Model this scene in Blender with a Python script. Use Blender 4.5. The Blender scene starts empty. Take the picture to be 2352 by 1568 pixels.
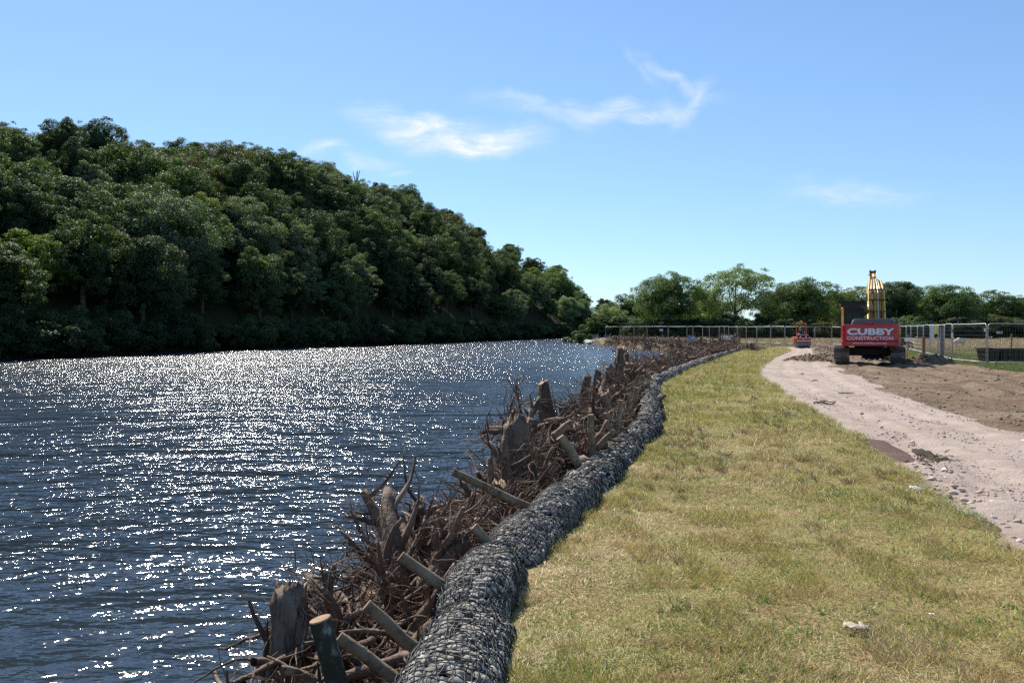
import bpy, bmesh, math, random
import numpy as np
from mathutils import Vector, Matrix

SC = bpy.context.scene
COL = SC.collection
R = math.radians

# ------------------------------------------------------------------ camera
EYE = 1.70                     # eye height above the turf (turf = z 0)
FPX, CU, CV, HOR = 830.0, 512.0, 341.0, 329.0
PITCH = math.atan((CV - HOR) / FPX)
cam_d = bpy.data.cameras.new('camera')
cam_d.sensor_width = 36.0
cam_d.lens = 36.0 * FPX / 1024.0
cam_d.clip_start, cam_d.clip_end = 0.1, 5000.0
cam = bpy.data.objects.new('camera', cam_d)
cam.location = (0, 0, EYE)
cam.rotation_euler = (math.pi / 2 - PITCH, 0, 0)
COL.objects.link(cam)
SC.camera = cam

# ------------------------------------------------------------------ sun + sky
SUN_AZ, SUN_EL = R(-23), R(43)           # left of the view direction, high
sun_dir = Vector((math.sin(SUN_AZ) * math.cos(SUN_EL), math.cos(SUN_AZ) * math.cos(SUN_EL), math.sin(SUN_EL)))
sd = bpy.data.lights.new('sun', 'SUN')
sd.energy, sd.angle, sd.color = 5.0, R(0.53), (1.0, 0.955, 0.87)
sun = bpy.data.objects.new('sun', sd)
sun.rotation_euler = (-sun_dir).to_track_quat('-Z', 'Y').to_euler()
COL.objects.link(sun)

world = bpy.data.worlds.new('World')
SC.world = world
world.use_nodes = True
wt = world.node_tree
wt.nodes.clear()


def wn(kind, **kw):
    n = wt.nodes.new(kind)
    for k, v in kw.items():
        setattr(n, k, v)
    return n


def wmath(op, a, b=None, c=None, clamp=False):
    n = wn('ShaderNodeMath', operation=op, use_clamp=clamp)
    for i, x in enumerate((a, b, c)):
        if x is None:
            continue
        if isinstance(x, (int, float)):
            n.inputs[i].default_value = x
        else:
            wt.links.new(x, n.inputs[i])
    return n.outputs[0]


sky = wn('ShaderNodeTexSky', sky_type='NISHITA', sun_disc=False)
sky.sun_elevation = SUN_EL
sky.sun_rotation = SUN_AZ
sky.altitude, sky.air_density, sky.dust_density, sky.ozone_density = 20, 1.0, 0.1, 3.0
tc = wn('ShaderNodeTexCoord')
sep = wn('ShaderNodeSeparateXYZ')
wt.links.new(tc.outputs['Generated'], sep.inputs[0])
ysafe = wmath('MAXIMUM', sep.outputs[1], 0.05)
qx = wmath('DIVIDE', sep.outputs[0], ysafe)           # bearing (tangent)
qz = wmath('DIVIDE', sep.outputs[2], ysafe)           # elevation (tangent)
# domain-warped wispy noise
comb = wn('ShaderNodeCombineXYZ')
wt.links.new(qx, comb.inputs[0]); wt.links.new(qz, comb.inputs[1])
mp = wn('ShaderNodeMapping'); mp.inputs['Scale'].default_value = (9, 34, 1); mp.inputs['Rotation'].default_value = (0, 0, R(9))
wt.links.new(comb.outputs[0], mp.inputs[0])
nz = wn('ShaderNodeTexNoise'); nz.inputs['Scale'].default_value = 1.6; nz.inputs['Detail'].default_value = 9
nz.inputs['Roughness'].default_value = 0.62; nz.inputs['Distortion'].default_value = 1.1
wt.links.new(mp.outputs[0], nz.inputs['Vector'])
nw = wn('ShaderNodeTexNoise'); nw.inputs['Scale'].default_value = 14; nw.inputs['Detail'].default_value = 4
wt.links.new(comb.outputs[0], nw.inputs['Vector'])
wsub = wn('ShaderNodeVectorMath', operation='SUBTRACT'); wsub.inputs[1].default_value = (0.5, 0.5, 0.5)
wt.links.new(nw.outputs['Color'], wsub.inputs[0])
wsc = wn('ShaderNodeVectorMath', operation='SCALE'); wsc.inputs['Scale'].default_value = 0.055
wt.links.new(wsub.outputs[0], wsc.inputs[0])
wadd = wn('ShaderNodeVectorMath', operation='ADD')
wt.links.new(comb.outputs[0], wadd.inputs[0]); wt.links.new(wsc.outputs[0], wadd.inputs[1])
# (x, y, rx, ry, tilt deg, density)  bearing / elevation tangents of each wisp
CLOUDS = [(-0.105, 0.244, 0.085, 0.018, -9, 1.6), (-0.045, 0.228, 0.075, 0.016, 3, 1.6), (-0.155, 0.250, 0.045, 0.012, -6, .8),
          (-0.227, 0.212, 0.032, 0.009, 8, .8), (-0.175, 0.206, 0.035, 0.010, -6, .7), (-0.14, 0.190, 0.022, 0.005, 3, .6),
          (0.028, 0.262, 0.075, 0.010, -13, .62), (0.14, 0.264, 0.100, 0.014, 4, 1.1), (0.215, 0.272, 0.040, 0.012, 42, .8),
          (0.200, 0.300, 0.055, 0.009, -33, .62), (0.155, 0.318, 0.03, 0.007, -50, .4),
          (0.41, 0.167, 0.085, 0.013, -3, .62), (0.36, 0.171, 0.040, 0.010, 8, .4)]
acc = None
for cx, cz, rx, rz, tilt, den in CLOUDS:
    m = wn('ShaderNodeMapping', vector_type='TEXTURE')
    m.inputs['Location'].default_value = (cx, cz, 0)
    m.inputs['Rotation'].default_value = (0, 0, R(tilt))
    m.inputs['Scale'].default_value = (rx, rz, 1)
    wt.links.new(wadd.outputs[0], m.inputs[0])
    ln = wn('ShaderNodeVectorMath', operation='LENGTH')
    wt.links.new(m.outputs[0], ln.inputs[0])
    mr = wn('ShaderNodeMapRange', interpolation_type='SMOOTHSTEP')
    mr.inputs['From Min'].default_value, mr.inputs['From Max'].default_value = 1.5, 0.0
    mr.inputs['To Min'].default_value, mr.inputs['To Max'].default_value = 0.0, den
    wt.links.new(ln.outputs['Value'], mr.inputs['Value'])
    acc = mr.outputs[0] if acc is None else wmath('MAXIMUM', acc, mr.outputs[0])
nmr = wn('ShaderNodeMapRange'); nmr.inputs['From Min'].default_value, nmr.inputs['From Max'].default_value = 0.37, 0.66
wt.links.new(nz.outputs['Fac'], nmr.inputs['Value'])
cf = wmath('MULTIPLY', acc, wmath('ADD', wmath('MULTIPLY', nmr.outputs[0], 0.75), 0.25))
cf = wmath('MULTIPLY', cf, wmath('GREATER_THAN', sep.outputs[1], 0.06))
cf = wmath('MULTIPLY', cf, 0.8, clamp=True)
cm = wn('ShaderNodeMix', data_type='RGBA')
cm.inputs['B'].default_value = (6.0, 6.4, 6.8, 1)
gam = wn('ShaderNodeGamma'); gam.inputs['Gamma'].default_value = 0.75      # flatter, bluer clear-day sky
wt.links.new(sky.outputs[0], gam.inputs[0])
tnt = wn('ShaderNodeMix', data_type='RGBA', blend_type='MULTIPLY'); tnt.inputs['Factor'].default_value = 1.0
tnt.inputs['B'].default_value = (1.0, 1.26, 1.55, 1)
wt.links.new(gam.outputs[0], tnt.inputs['A'])
wt.links.new(cf, cm.inputs['Factor']); wt.links.new(tnt.outputs['Result'], cm.inputs['A'])
bg = wn('ShaderNodeBackground'); bg.inputs['Strength'].default_value = 0.105
wt.links.new(cm.outputs['Result'], bg.inputs['Color'])
wo = wn('ShaderNodeOutputWorld')
wt.links.new(bg.outputs[0], wo.inputs[0])

SC.view_settings.view_transform = 'Standard'
SC.view_settings.look = 'None'
SC.view_settings.exposure = 0.55
SC.view_settings.gamma = 1.0
SC.view_settings.use_curve_mapping = False
SC.render.engine = 'CYCLES'
cy = SC.cycles
cy.use_denoising = False
cy.max_bounces, cy.diffuse_bounces, cy.glossy_bounces = 6, 3, 3
cy.transmission_bounces, cy.transparent_max_bounces = 4, 12
cy.sample_clamp_direct, cy.sample_clamp_indirect = 0.0, 6.0
cy.caustics_reflective = cy.caustics_refractive = False
cy.use_adaptive_sampling = True
cy.adaptive_threshold = 0.01

# ------------------------------------------------------------------ helpers
CP, SP = math.cos(PITCH), math.sin(PITCH)


def ray(x, y):
    """direction of the photo point (x, y) given on a 2352 px wide print"""
    u, v = x * 1024 / 2352.0, y * 1024 / 2352.0
    a, b = (u - CU) / FPX, -(v - CV) / FPX
    return Vector((a, CP + b * SP, -SP + b * CP))


def G(x, y, z=0.0):
    d = ray(x, y)
    t = (z - EYE) / d.z
    return Vector((d.x * t, d.y * t, z))


def at(x, y, Y):
    d = ray(x, y)
    t = Y / d.y
    return Vector((d.x * t, Y, EYE + d.z * t))


def project(p):
    dx, dy, dz = p[0], p[1], p[2] - EYE
    f = dy * CP - dz * SP
    up = dy * SP + dz * CP
    return (CU + FPX * dx / f, CV - FPX * up / f)


def hash2(ix, iy, seed):
    h = (ix.astype(np.int64) * 374761393 + iy.astype(np.int64) * 668265263 + seed * 982451653) & 0xffffffff
    h = ((h ^ (h >> 13)) * 1274126177) & 0xffffffff
    h = h ^ (h >> 16)
    return (h & 0xffff) / 65535.0


def vnoise(x, y, seed=0):
    x = np.asarray(x, float); y = np.asarray(y, float)
    ix, iy = np.floor(x), np.floor(y)
    fx, fy = x - ix, y - iy
    fx = fx * fx * (3 - 2 * fx); fy = fy * fy * (3 - 2 * fy)
    a = hash2(ix, iy, seed); b = hash2(ix + 1, iy, seed)
    c = hash2(ix, iy + 1, seed); d = hash2(ix + 1, iy + 1, seed)
    return (a * (1 - fx) + b * fx) * (1 - fy) + (c * (1 - fx) + d * fx) * fy


def fbm(x, y, octv=4, seed=0):
    s, amp, tot = 0, 1.0, 0
    for o in range(octv):
        s = s + amp * vnoise(np.asarray(x) * 2 ** o, np.asarray(y) * 2 ** o, seed + o * 17)
        tot += amp
        amp *= 0.5
    return s / tot          # 0..1


def mesh_np(name, V, F, mats, mi=None, tint=None, smooth=False, loose_sizes=None):
    """V (n,3), F (m,k) -> Mesh. tint: per-face rgb colour attribute."""
    me = bpy.data.meshes.new(name)
    V = np.ascontiguousarray(V, np.float32); F = np.ascontiguousarray(F, np.int32)
    me.vertices.add(len(V)); me.vertices.foreach_set('co', V.ravel())
    k = F.shape[1]
    me.loops.add(F.size); me.loops.foreach_set('vertex_index', F.ravel())
    me.polygons.add(len(F))
    me.polygons.foreach_set('loop_start', np.arange(0, F.size, k, dtype=np.int32))
    me.polygons.foreach_set('loop_total', np.full(len(F), k, np.int32))
    for m in (mats if isinstance(mats, (list, tuple)) else [mats]):
        me.materials.append(m)
    if mi is not None:
        me.polygons.foreach_set('material_index', np.asarray(mi, np.int32))
    if smooth:
        me.polygons.foreach_set('use_smooth', np.ones(len(F), bool))
    if tint is not None:
        t = np.ones((len(F), 4), np.float32); t[:, :3] = tint
        at_ = me.attributes.new('tint', 'FLOAT_COLOR', 'FACE')
        at_.data.foreach_set('color', t.ravel())
    me.update(calc_edges=True)
    return me


def link(name, me, parent=None, loc=None, rot=None, scale=None):
    o = bpy.data.objects.new(name, me)
    COL.objects.link(o)
    if parent is not None:
        o.parent = parent
    if loc is not None: o.location = loc
    if rot is not None: o.rotation_euler = rot
    if scale is not None: o.scale = scale
    return o


def tag(o, label=None, cat=None, group=None, kind=None):
    if label: o['label'] = label
    if cat: o['category'] = cat
    if group: o['group'] = group
    if kind: o['kind'] = kind
    return o


def thing(name, label, cat, loc=(0, 0, 0), rz=0.0, group=None):
    o = bpy.data.objects.new(name, None)
    o.empty_display_size = 0.2
    COL.objects.link(o)
    o.location = loc
    o.rotation_euler = (0, 0, rz)
    return tag(o, label, cat, group)


def frame_of(t):
    t = t.normalized()
    a = Vector((0, 0, 1)) if abs(t.z) < 0.9 else Vector((1, 0, 0))
    n = t.cross(a).normalized()
    return n, t.cross(n).normalized()


class MB:
    """collects simple shapes; build() links them as ONE mesh object"""
    def __init__(self):
        self.v, self.f, self.m = [], [], []

    def add(self, vs, fs, mi=0):
        o = len(self.v)
        self.v += [tuple(p) for p in vs]
        self.f += [tuple(i + o for i in f) for f in fs]
        self.m += [mi] * len(fs)
        return self

    def box(self, c, s, mi=0, rot=None, taper=(1, 1)):
        hx, hy, hz = s[0] / 2, s[1] / 2, s[2] / 2
        vs = []
        for z, tx, ty in ((-hz, 1, 1), (hz, taper[0], taper[1])):
            vs += [Vector((-hx * tx, -hy * ty, z)), Vector((hx * tx, -hy * ty, z)), Vector((hx * tx, hy * ty, z)), Vector((-hx * tx, hy * ty, z))]
        if rot is not None: vs = [rot @ p for p in vs]
        vs = [p + Vector(c) for p in vs]
        return self.add(vs, [(3, 2, 1, 0), (4, 5, 6, 7), (0, 1, 5, 4), (1, 2, 6, 5), (2, 3, 7, 6), (3, 0, 4, 7)], mi)

    def prism(self, poly, lo, hi, axis=0, mi=0):
        """poly: list of 2D points; extruded along axis from lo to hi (axis 0: poly=(y,z); 1: (x,z); 2: (x,y))"""
        n = len(poly)
        def mk(t, p):
            return (t, p[0], p[1]) if axis == 0 else ((p[0], t, p[1]) if axis == 1 else (p[0], p[1], t))
        vs = [mk(lo, p) for p in poly] + [mk(hi, p) for p in poly]
        fs = [tuple(range(n))[::-1], tuple(range(n, 2 * n))] + [(i, (i + 1) % n, n + (i + 1) % n, n + i) for i in range(n)]
        return self.add(vs, fs, mi)

    def tube(self, pts, radii, n=8, mi=0, cap=True, jit=0.0, rng=None, sq=1.0):
        pts = [Vector(p) for p in pts]
        if isinstance(radii, (int, float)): radii = [radii] * len(pts)
        vs, fs = [], []
        na = None
        for i, p in enumerate(pts):
            t = (pts[min(i + 1, len(pts) - 1)] - pts[max(i - 1, 0)])
            if t.length < 1e-9: t = Vector((0, 0, 1))
            t.normalize()
            if na is None:
                na, nb = frame_of(t)
            else:
                na = (na - t * na.dot(t))
                na = na.normalized() if na.length > 1e-6 else frame_of(t)[0]
                nb = t.cross(na)
            for k in range(n):
                a = 2 * math.pi * k / n
                r = radii[i] * (1 + (rng.uniform(-jit, jit) if rng else 0))
                vs.append(p + na * (math.cos(a) * r) + nb * (math.sin(a) * r * sq))
        for i in range(len(pts) - 1):
            for k in range(n):
                k2 = (k + 1) % n
                fs.append((i * n + k, i * n + k2, (i + 1) * n + k2, (i + 1) * n + k))
        if cap:
            fs.append(tuple(range(n))[::-1])
            fs.append(tuple(range((len(pts) - 1) * n, len(pts) * n)))
        return self.add(vs, fs, mi)

    def cyl(self, a, b, r, n=12, mi=0, r2=None):
        return self.tube([a, b], [r, r if r2 is None else r2], n, mi)

    def mesh(self, name, mats, smooth=False, bevel=0.0):
        me = bpy.data.meshes.new(name)
        me.from_pydata(self.v, [], self.f)
        for m in (mats if isinstance(mats, (list, tuple)) else [mats]):
            me.materials.append(m)
        me.polygons.foreach_set('material_index', np.array(self.m, np.int32))
        if smooth:
            me.polygons.foreach_set('use_smooth', np.ones(len(self.f), bool))
        me.update()
        if bevel:
            bm = bmesh.new(); bm.from_mesh(me)
            bmesh.ops.bevel(bm, geom=[e for e in bm.edges if len(e.link_faces) == 2 and e.calc_face_angle(0) > 0.5], offset=bevel, segments=2, profile=0.6, affect='EDGES', clamp_overlap=True)
            bm.to_mesh(me); bm.free()
        return me

    def build(self, name, mats, parent=None, smooth=False, bevel=0.0, **kw):
        return link(name, self.mesh(name, mats, smooth, bevel), parent, **kw)


def copy_tree(o, parent=None):
    c = o.copy(); COL.objects.link(c); c.parent = parent
    for ch in o.children:
        copy_tree(ch, c)
    return c


# ------------------------------------------------------------------ materials
def new_mat(name):
    m = bpy.data.materials.new(name)
    m.use_nodes = True
    nt = m.node_tree
    return m, nt, nt.nodes['Principled BSDF']


def nd(nt, kind, ins=None, **kw):
    n = nt.nodes.new(kind)
    for k, v in kw.items():
        setattr(n, k, v)
    for k, v in (ins or {}).items():
        if hasattr(v, 'is_linked') or isinstance(v, bpy.types.NodeSocket):
            nt.links.new(v, n.inputs[k])
        else:
            n.inputs[k].default_value = v
    return n


def c4(c):
    return (c[0], c[1], c[2], 1.0)


def mat(name, base, rough=0.8, spec=0.3, metal=0.0, var=(), bump=(), attr=None, rnd=0.0, coat=0.0, aniso=None, world=False):
    """procedural surface: base colour, var=[(scale, colour, lo, hi)], bump=[(scale, strength, dist)]"""
    m, nt, bs = new_mat(name)
    L = nt.links.new
    tcn = nd(nt, 'ShaderNodeTexCoord')
    vec = tcn.outputs['Object']
    if world:
        vec = nd(nt, 'ShaderNodeNewGeometry').outputs['Position']
    if aniso:
        vec = nd(nt, 'ShaderNodeMapping', {'Vector': vec, 'Scale': aniso}).outputs[0]
    if attr:
        col = nd(nt, 'ShaderNodeAttribute', attribute_name=attr).outputs['Color']
    else:
        col = nd(nt, 'ShaderNodeRGB').outputs[0]
        col.default_value = c4(base)
    oi = None
    if rnd:
        oi = nd(nt, 'ShaderNodeObjectInfo')
        off = nd(nt, 'ShaderNodeVectorMath', {0: vec}, operation='ADD')
        sc = nd(nt, 'ShaderNodeMath', {0: oi.outputs['Random'], 1: 37.0}, operation='MULTIPLY')
        L(sc.outputs[0], off.inputs[1])
        vec = off.outputs[0]
        k = nd(nt, 'ShaderNodeMapRange', {'Value': oi.outputs['Random'], 'To Min': 1 - rnd, 'To Max': 1 + rnd})
        hs = nd(nt, 'ShaderNodeHueSaturation', {'Color': col, 'Value': k.outputs[0]})
        col = hs.outputs[0]
    for s, c, lo, hi, *st in var:
        vv = nd(nt, 'ShaderNodeMapping', {'Vector': vec, 'Scale': st[0], 'Rotation': (0, 0, R(24))}).outputs[0] if st else vec
        n = nd(nt, 'ShaderNodeTexNoise', {'Vector': vv, 'Scale': s, 'Detail': 6.0, 'Roughness': 0.6})
        r = nd(nt, 'ShaderNodeMapRange', {'Value': n.outputs['Fac'], 'From Min': lo, 'From Max': hi})
        mx = nd(nt, 'ShaderNodeMix', {'Factor': r.outputs[0], 'A': col, 'B': c4(c)}, data_type='RGBA')
        col = mx.outputs['Result']
    L(col, bs.inputs['Base Color'])
    bs.inputs['Roughness'].default_value = rough
    bs.inputs['Specular IOR Level'].default_value = spec
    bs.inputs['Metallic'].default_value = metal
    if coat: bs.inputs['Coat Weight'].default_value = coat
    nrm = None
    for s, st, dist in bump:
        n = nd(nt, 'ShaderNodeTexNoise', {'Vector': vec, 'Scale': s, 'Detail': 5.0, 'Roughness': 0.6})
        b = nd(nt, 'ShaderNodeBump', {'Height': n.outputs['Fac'], 'Strength': st, 'Distance': dist})
        if nrm is not None: L(nrm, b.inputs['Normal'])
        nrm = b.outputs[0]
    if nrm is not None: L(nrm, bs.inputs['Normal'])
    return m


M = {}
M['turf'] = mat('turf', (0.30, 0.22, 0.095), 0.95, 0.1, var=[(0.9, (0.38, 0.275, 0.14), .42, .66), (3.5, (0.20, 0.18, 0.055), .45, .7), (28, (0.16, 0.105, 0.05), .52, .75)], bump=[(60, 0.7, 0.03)], world=True)
M['gravel'] = mat('gravel', (0.42, 0.325, 0.262), 0.95, 0.15, var=[(0.35, (0.35, 0.26, 0.205), .45, .62), (1.0, (0.31, 0.225, 0.175), .52, .66, (1.5, .16, 1)), (2.2, (0.46, 0.375, 0.31), .45, .7), (45, (0.26, 0.19, 0.16), .55, .72), (120, (0.60, 0.52, 0.48), .6, .75)], bump=[(90, 0.7, 0.02), (14, 0.5, 0.04)], world=True)
M['dirt'] = mat('dirt', (0.225, 0.155, 0.098), 0.95, 0.15, var=[(0.28, (0.30, 0.22, 0.15), .46, .62), (1.0, (0.145, 0.095, 0.06), .5, .62, (1.1, .3, 1)), (2.6, (0.165, 0.105, 0.065), .48, .68), (30, (0.12, 0.078, 0.05), .55, .75)], bump=[(40, 0.9, 0.04), (7, 0.8, 0.1)], world=True)
M['wet_soil'] = mat('wet_soil', (0.13, 0.075, 0.055), 0.9, 0.2, var=[(2.0, (0.20, 0.125, 0.10), .45, .7), (30, (0.07, 0.045, 0.035), .55, .72)], bump=[(40, 0.9, 0.03)], world=True)
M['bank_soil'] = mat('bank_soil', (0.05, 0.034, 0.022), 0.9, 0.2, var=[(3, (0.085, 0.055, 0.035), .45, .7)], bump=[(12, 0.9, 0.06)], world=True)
M['pasture'] = mat('pasture', (0.22, 0.195, 0.07), 0.95, 0.1, var=[(0.045, (0.34, 0.245, 0.15), .42, .6), (0.3, (0.10, 0.115, 0.035), .5, .75), (2.5, (0.20, 0.16, 0.085), .52, .75)], bump=[(6, 0.9, 0.2), (1.5, .6, .3)], world=True)
M['wood_floor'] = mat('wood_floor', (0.035, 0.035, 0.015), 0.95, 0.1, var=[(0.5, (0.02, 0.03, 0.01), .45, .65)], bump=[(3, .8, .3)], world=True)
M['river_bed'] = mat('river_bed', (0.05, 0.04, 0.03), 0.9)


def leaf_material(name, trans=0.35):
    m, nt, bs = new_mat(name)
    L = nt.links.new
    at_ = nd(nt, 'ShaderNodeAttribute', attribute_name='tint')
    oi = nd(nt, 'ShaderNodeObjectInfo')
    mul = nd(nt, 'ShaderNodeMix', {'Factor': 1.0, 'A': oi.outputs['Color'], 'B': at_.outputs['Color']}, data_type='RGBA', blend_type='MULTIPLY')
    col = mul.outputs['Result']
    L(col, bs.inputs['Base Color'])
    bs.inputs['Roughness'].default_value = 0.62
    bs.inputs['Specular IOR Level'].default_value = 0.25
    tr = nd(nt, 'ShaderNodeBsdfTranslucent')
    warm = nd(nt, 'ShaderNodeMix', {'Factor': 1.0, 'A': col, 'B': (1.6, 1.75, 0.55, 1)}, data_type='RGBA', blend_type='MULTIPLY')
    L(warm.outputs['Result'], tr.inputs['Color'])
    ms = nd(nt, 'ShaderNodeMixShader', {0: trans})
    L(bs.outputs[0], ms.inputs[1]); L(tr.outputs[0], ms.inputs[2])
    L(ms.outputs[0], nt.nodes['Material Output'].inputs['Surface'])
    return m


M['leaf'] = leaf_material('leaf', 0.34)
M['trunk'] = mat('trunk', (0.075, 0.06, 0.045), 0.95, 0.15, var=[(2.5, (0.12, 0.105, 0.085), .45, .65)], bump=[(9, .8, .05)], rnd=.2)


def blade_material(name):
    m, nt, bs = new_mat(name)
    L = nt.links.new
    at_ = nd(nt, 'ShaderNodeAttribute', attribute_name='tint')
    L(at_.outputs['Color'], bs.inputs['Base Color'])
    bs.inputs['Roughness'].default_value = 0.5
    bs.inputs['Specular IOR Level'].default_value = 0.35
    tr = nd(nt, 'ShaderNodeBsdfTranslucent', {'Color': at_.outputs['Color']})
    ms = nd(nt, 'ShaderNodeMixShader', {0: 0.25})
    L(bs.outputs[0], ms.inputs[1]); L(tr.outputs[0], ms.inputs[2])
    L(ms.outputs[0], nt.nodes['Material Output'].inputs['Surface'])
    return m


M['blade'] = blade_material('blade')


def water_material():
    m, nt, bs = new_mat('river_water')
    L = nt.links.new
    pos = nd(nt, 'ShaderNodeNewGeometry').outputs['Position']
    bs.inputs['Base Color'].default_value = (0.024, 0.034, 0.044, 1)
    bs.inputs['Roughness'].default_value = 0.045
    bs.inputs['IOR'].default_value = 1.33
    bs.inputs['Specular IOR Level'].default_value = 0.5
    nrm = None
    # gust patches change how choppy the water is
    gust = nd(nt, 'ShaderNodeTexNoise', {'Vector': nd(nt, 'ShaderNodeMapping', {'Vector': pos, 'Scale': (0.10, 0.16, 1), 'Rotation': (0, 0, R(20))}).outputs[0], 'Scale': 1.0, 'Detail': 3.0})
    gr = nd(nt, 'ShaderNodeMapRange', {'Value': gust.outputs['Fac'], 'From Min': .3, 'From Max': .7, 'To Min': 0.35, 'To Max': 1.25})
    # sheltered under our bank, choppier out in mid-channel
    spy = nd(nt, 'ShaderNodeSeparateXYZ', {0: pos})
    chop = nd(nt, 'ShaderNodeMapRange', {'Value': spy.outputs[1], 'From Min': 6.0, 'From Max': 60.0, 'To Min': 0.70, 'To Max': 1.8})
    rgh = nd(nt, 'ShaderNodeMapRange', {'Value': spy.outputs[1], 'From Min': 6.0, 'From Max': 80.0, 'To Min': 0.075, 'To Max': 0.18})
    L(rgh.outputs[0], bs.inputs['Roughness'])
    gr = nd(nt, 'ShaderNodeMath', {0: gr.outputs[0], 1: chop.outputs[0]}, operation='MULTIPLY')
    for sx, sy, rot, det, st, dist in WAVES:
        mpn = nd(nt, 'ShaderNodeMapping', {'Vector': pos, 'Scale': (sx, sy, 1), 'Rotation': (0, 0, R(rot))})
        n = nd(nt, 'ShaderNodeTexNoise', {'Vector': mpn.outputs[0], 'Scale': 1.0, 'Detail': det, 'Roughness': 0.55, 'Distortion': 0.4})
        stn = nd(nt, 'ShaderNodeMath', {0: gr.outputs[0], 1: st}, operation='MULTIPLY')
        dn = nd(nt, 'ShaderNodeMath', {0: stn.outputs[0], 1: dist}, operation='MULTIPLY')
        b = nd(nt, 'ShaderNodeBump', {'Height': n.outputs['Fac'], 'Strength': 1.0, 'Distance': dn.outputs[0]})
        if nrm is not None: L(nrm, b.inputs['Normal'])
        nrm = b.outputs[0]
    L(nrm, bs.inputs['Normal'])
    return m


# (scale x, scale y, rotation, detail, strength, height m)
WAVES = [(0.22, 0.5, 8, 1.0, 1.0, 0.42), (0.7, 1.5, 12, 2.0, 1.0, 0.25), (2.2, 4.2, -14, 2.0, 1.0, 0.105), (6.5, 10.0, 25, 2.0, 1.0, 0.03)]
M['water'] = water_material()
M['stone'] = mat('stone', (1, 1, 1), 0.75, 0.3, attr='tint', bump=[(40, .4, .01)])
M['net'] = mat('net', (0.014, 0.015, 0.018), 0.55, 0.3)
M['lining'] = mat('lining', (0.010, 0.010, 0.011), 0.8, 0.2)  # black tube behind the stones, stands in for shade in the gaps
M['root'] = mat('root', (0.195, 0.114, 0.068), 0.75, 0.35, var=[(6, (0.36, 0.255, 0.17), .5, .68), (2.2, (0.075, 0.045, 0.028), .5, .66), (22, (0.05, 0.03, 0.018), .5, .7)], bump=[(35, .9, .015)], rnd=.35)
M['root_fine'] = mat('root_fine', (0.13, 0.073, 0.045), 0.75, 0.35, var=[(4, (0.24, 0.16, 0.105), .5, .68), (1.7, (0.05, 0.03, 0.02), .5, .66)], rnd=.3)
M['bark'] = mat('bark', (0.13, 0.085, 0.058), 0.8, 0.3, var=[(5, (0.25, 0.19, 0.14), .48, .66), (18, (0.04, 0.025, 0.018), .52, .7)], bump=[(28, 1.0, .02), (7, .8, .04)], rnd=.25, aniso=(1, 1, .45))
M['stake_bark'] = mat('stake_bark', (0.19, 0.135, 0.082), 0.8, 0.3, var=[(4, (0.30, 0.235, 0.15), .48, .66), (15, (0.075, 0.052, 0.032), .52, .7)], bump=[(30, .8, .01)], rnd=.2)
M['lichen_bark'] = mat('lichen_bark', (0.05, 0.045, 0.036), 0.9, 0.2, var=[(16, (0.20, 0.21, 0.17), .54, .64), (5, (0.035, 0.04, 0.022), .5, .65)], bump=[(26, 1.0, .02)])
M['cut_wood'] = mat('cut_wood', (0.34, 0.215, 0.125), 0.8, 0.25, var=[(14, (0.25, 0.145, 0.08), .5, .7)], bump=[(40, .6, .008)], rnd=.2)
M['pale_wood'] = mat('pale_wood', (0.36, 0.25, 0.16), 0.75, 0.3, var=[(9, (0.27, 0.17, 0.10), .5, .7)], bump=[(30, .8, .012)], aniso=(1, 1, .2))
# ================================================================== the lie of the land
rng = np.random.default_rng(7)
rnd = random.Random(11)
# right edge of the rock rolls where they rest on the turf: X as a function of Y
EDGE = np.array([(-0.55, -6), (-0.3, -1), (-0.12, 2), (-0.02, 4.0), (0.06, 5.04), (.2, 5.97), (.63, 7.31), (1.31, 9.44), (2.4, 13.3), (2.91, 15.9), (4.3, 24.3), (6.95, 32.8), (10.7, 44), (17.2, 62.7), (20.5, 70), (24, 77)])


def smooth_interp(y, pts):
    """interpolate X(Y) and round the corners"""
    y = np.asarray(y, float)
    w = np.clip(np.abs(y) * 0.06, 0.25, 2.5)
    return sum(np.interp(y + k * w, pts[:, 1], pts[:, 0]) for k in (-1, -.5, 0, .5, 1)) / 5


def edge_x(y): return smooth_interp(y, EDGE)


PATH_L = np.array([(3.35, -6), (3.5, 0), (3.6, 4), (3.78, 6.13), (4.0, 7.2), (4.64, 10), (5.4, 13.3), (6.4, 18.7), (7.5, 23.5), (8.6, 28.8), (10.3, 34.6), (16.3, 51), (20, 60), (23.0, 68), (23.8, 73), (22.5, 76), (15, 80)])
PATH_R = np.array([(7.0, -6), (7.4, 0), (7.8, 8), (8.4, 13.6), (9.1, 17.6), (10.3, 22.6), (12.9, 31.3), (16.7, 44), (24.6, 67), (27.2, 74), (27.4, 77), (26.5, 80)])
DIRT_R = np.array([(60, -6), (60, 8), (40, 18), (28, 26), (20.3, 31.5), (20.6, 36), (22.0, 42.6), (24.6, 52), (26.4, 63), (29.2, 70), (31, 76), (31, 80)])

# water's edge on our side (land lies to the right of it) and on the wooded side (land to the left)
BANK_R = [(-2.6, -60), (-2.4, -6)] + [(float(edge_x(y)) - (1.75 if y < 20 else 1.9), y) for y in (0, 4, 6, 8, 10, 13, 16, 20, 24, 28, 33, 38, 44, 52, 62)] + [(16.8, 70), (18.0, 80), (18.0, 92), (17.0, 108), (15.6, 128), (14.0, 150), (16, 168), (28, 190), (60, 215), (130, 245), (330, 290), (900, 380)]
BANK_L = [(-75, -60), (-62, 0), (-55, 35), (-50, 55), (-46, 75), (-39.7, 106), (-28, 138), (-15.5, 167), (-3, 208), (9.6, 249), (22, 268), (50, 286), (140, 320), (330, 365), (900, 470)]


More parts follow.
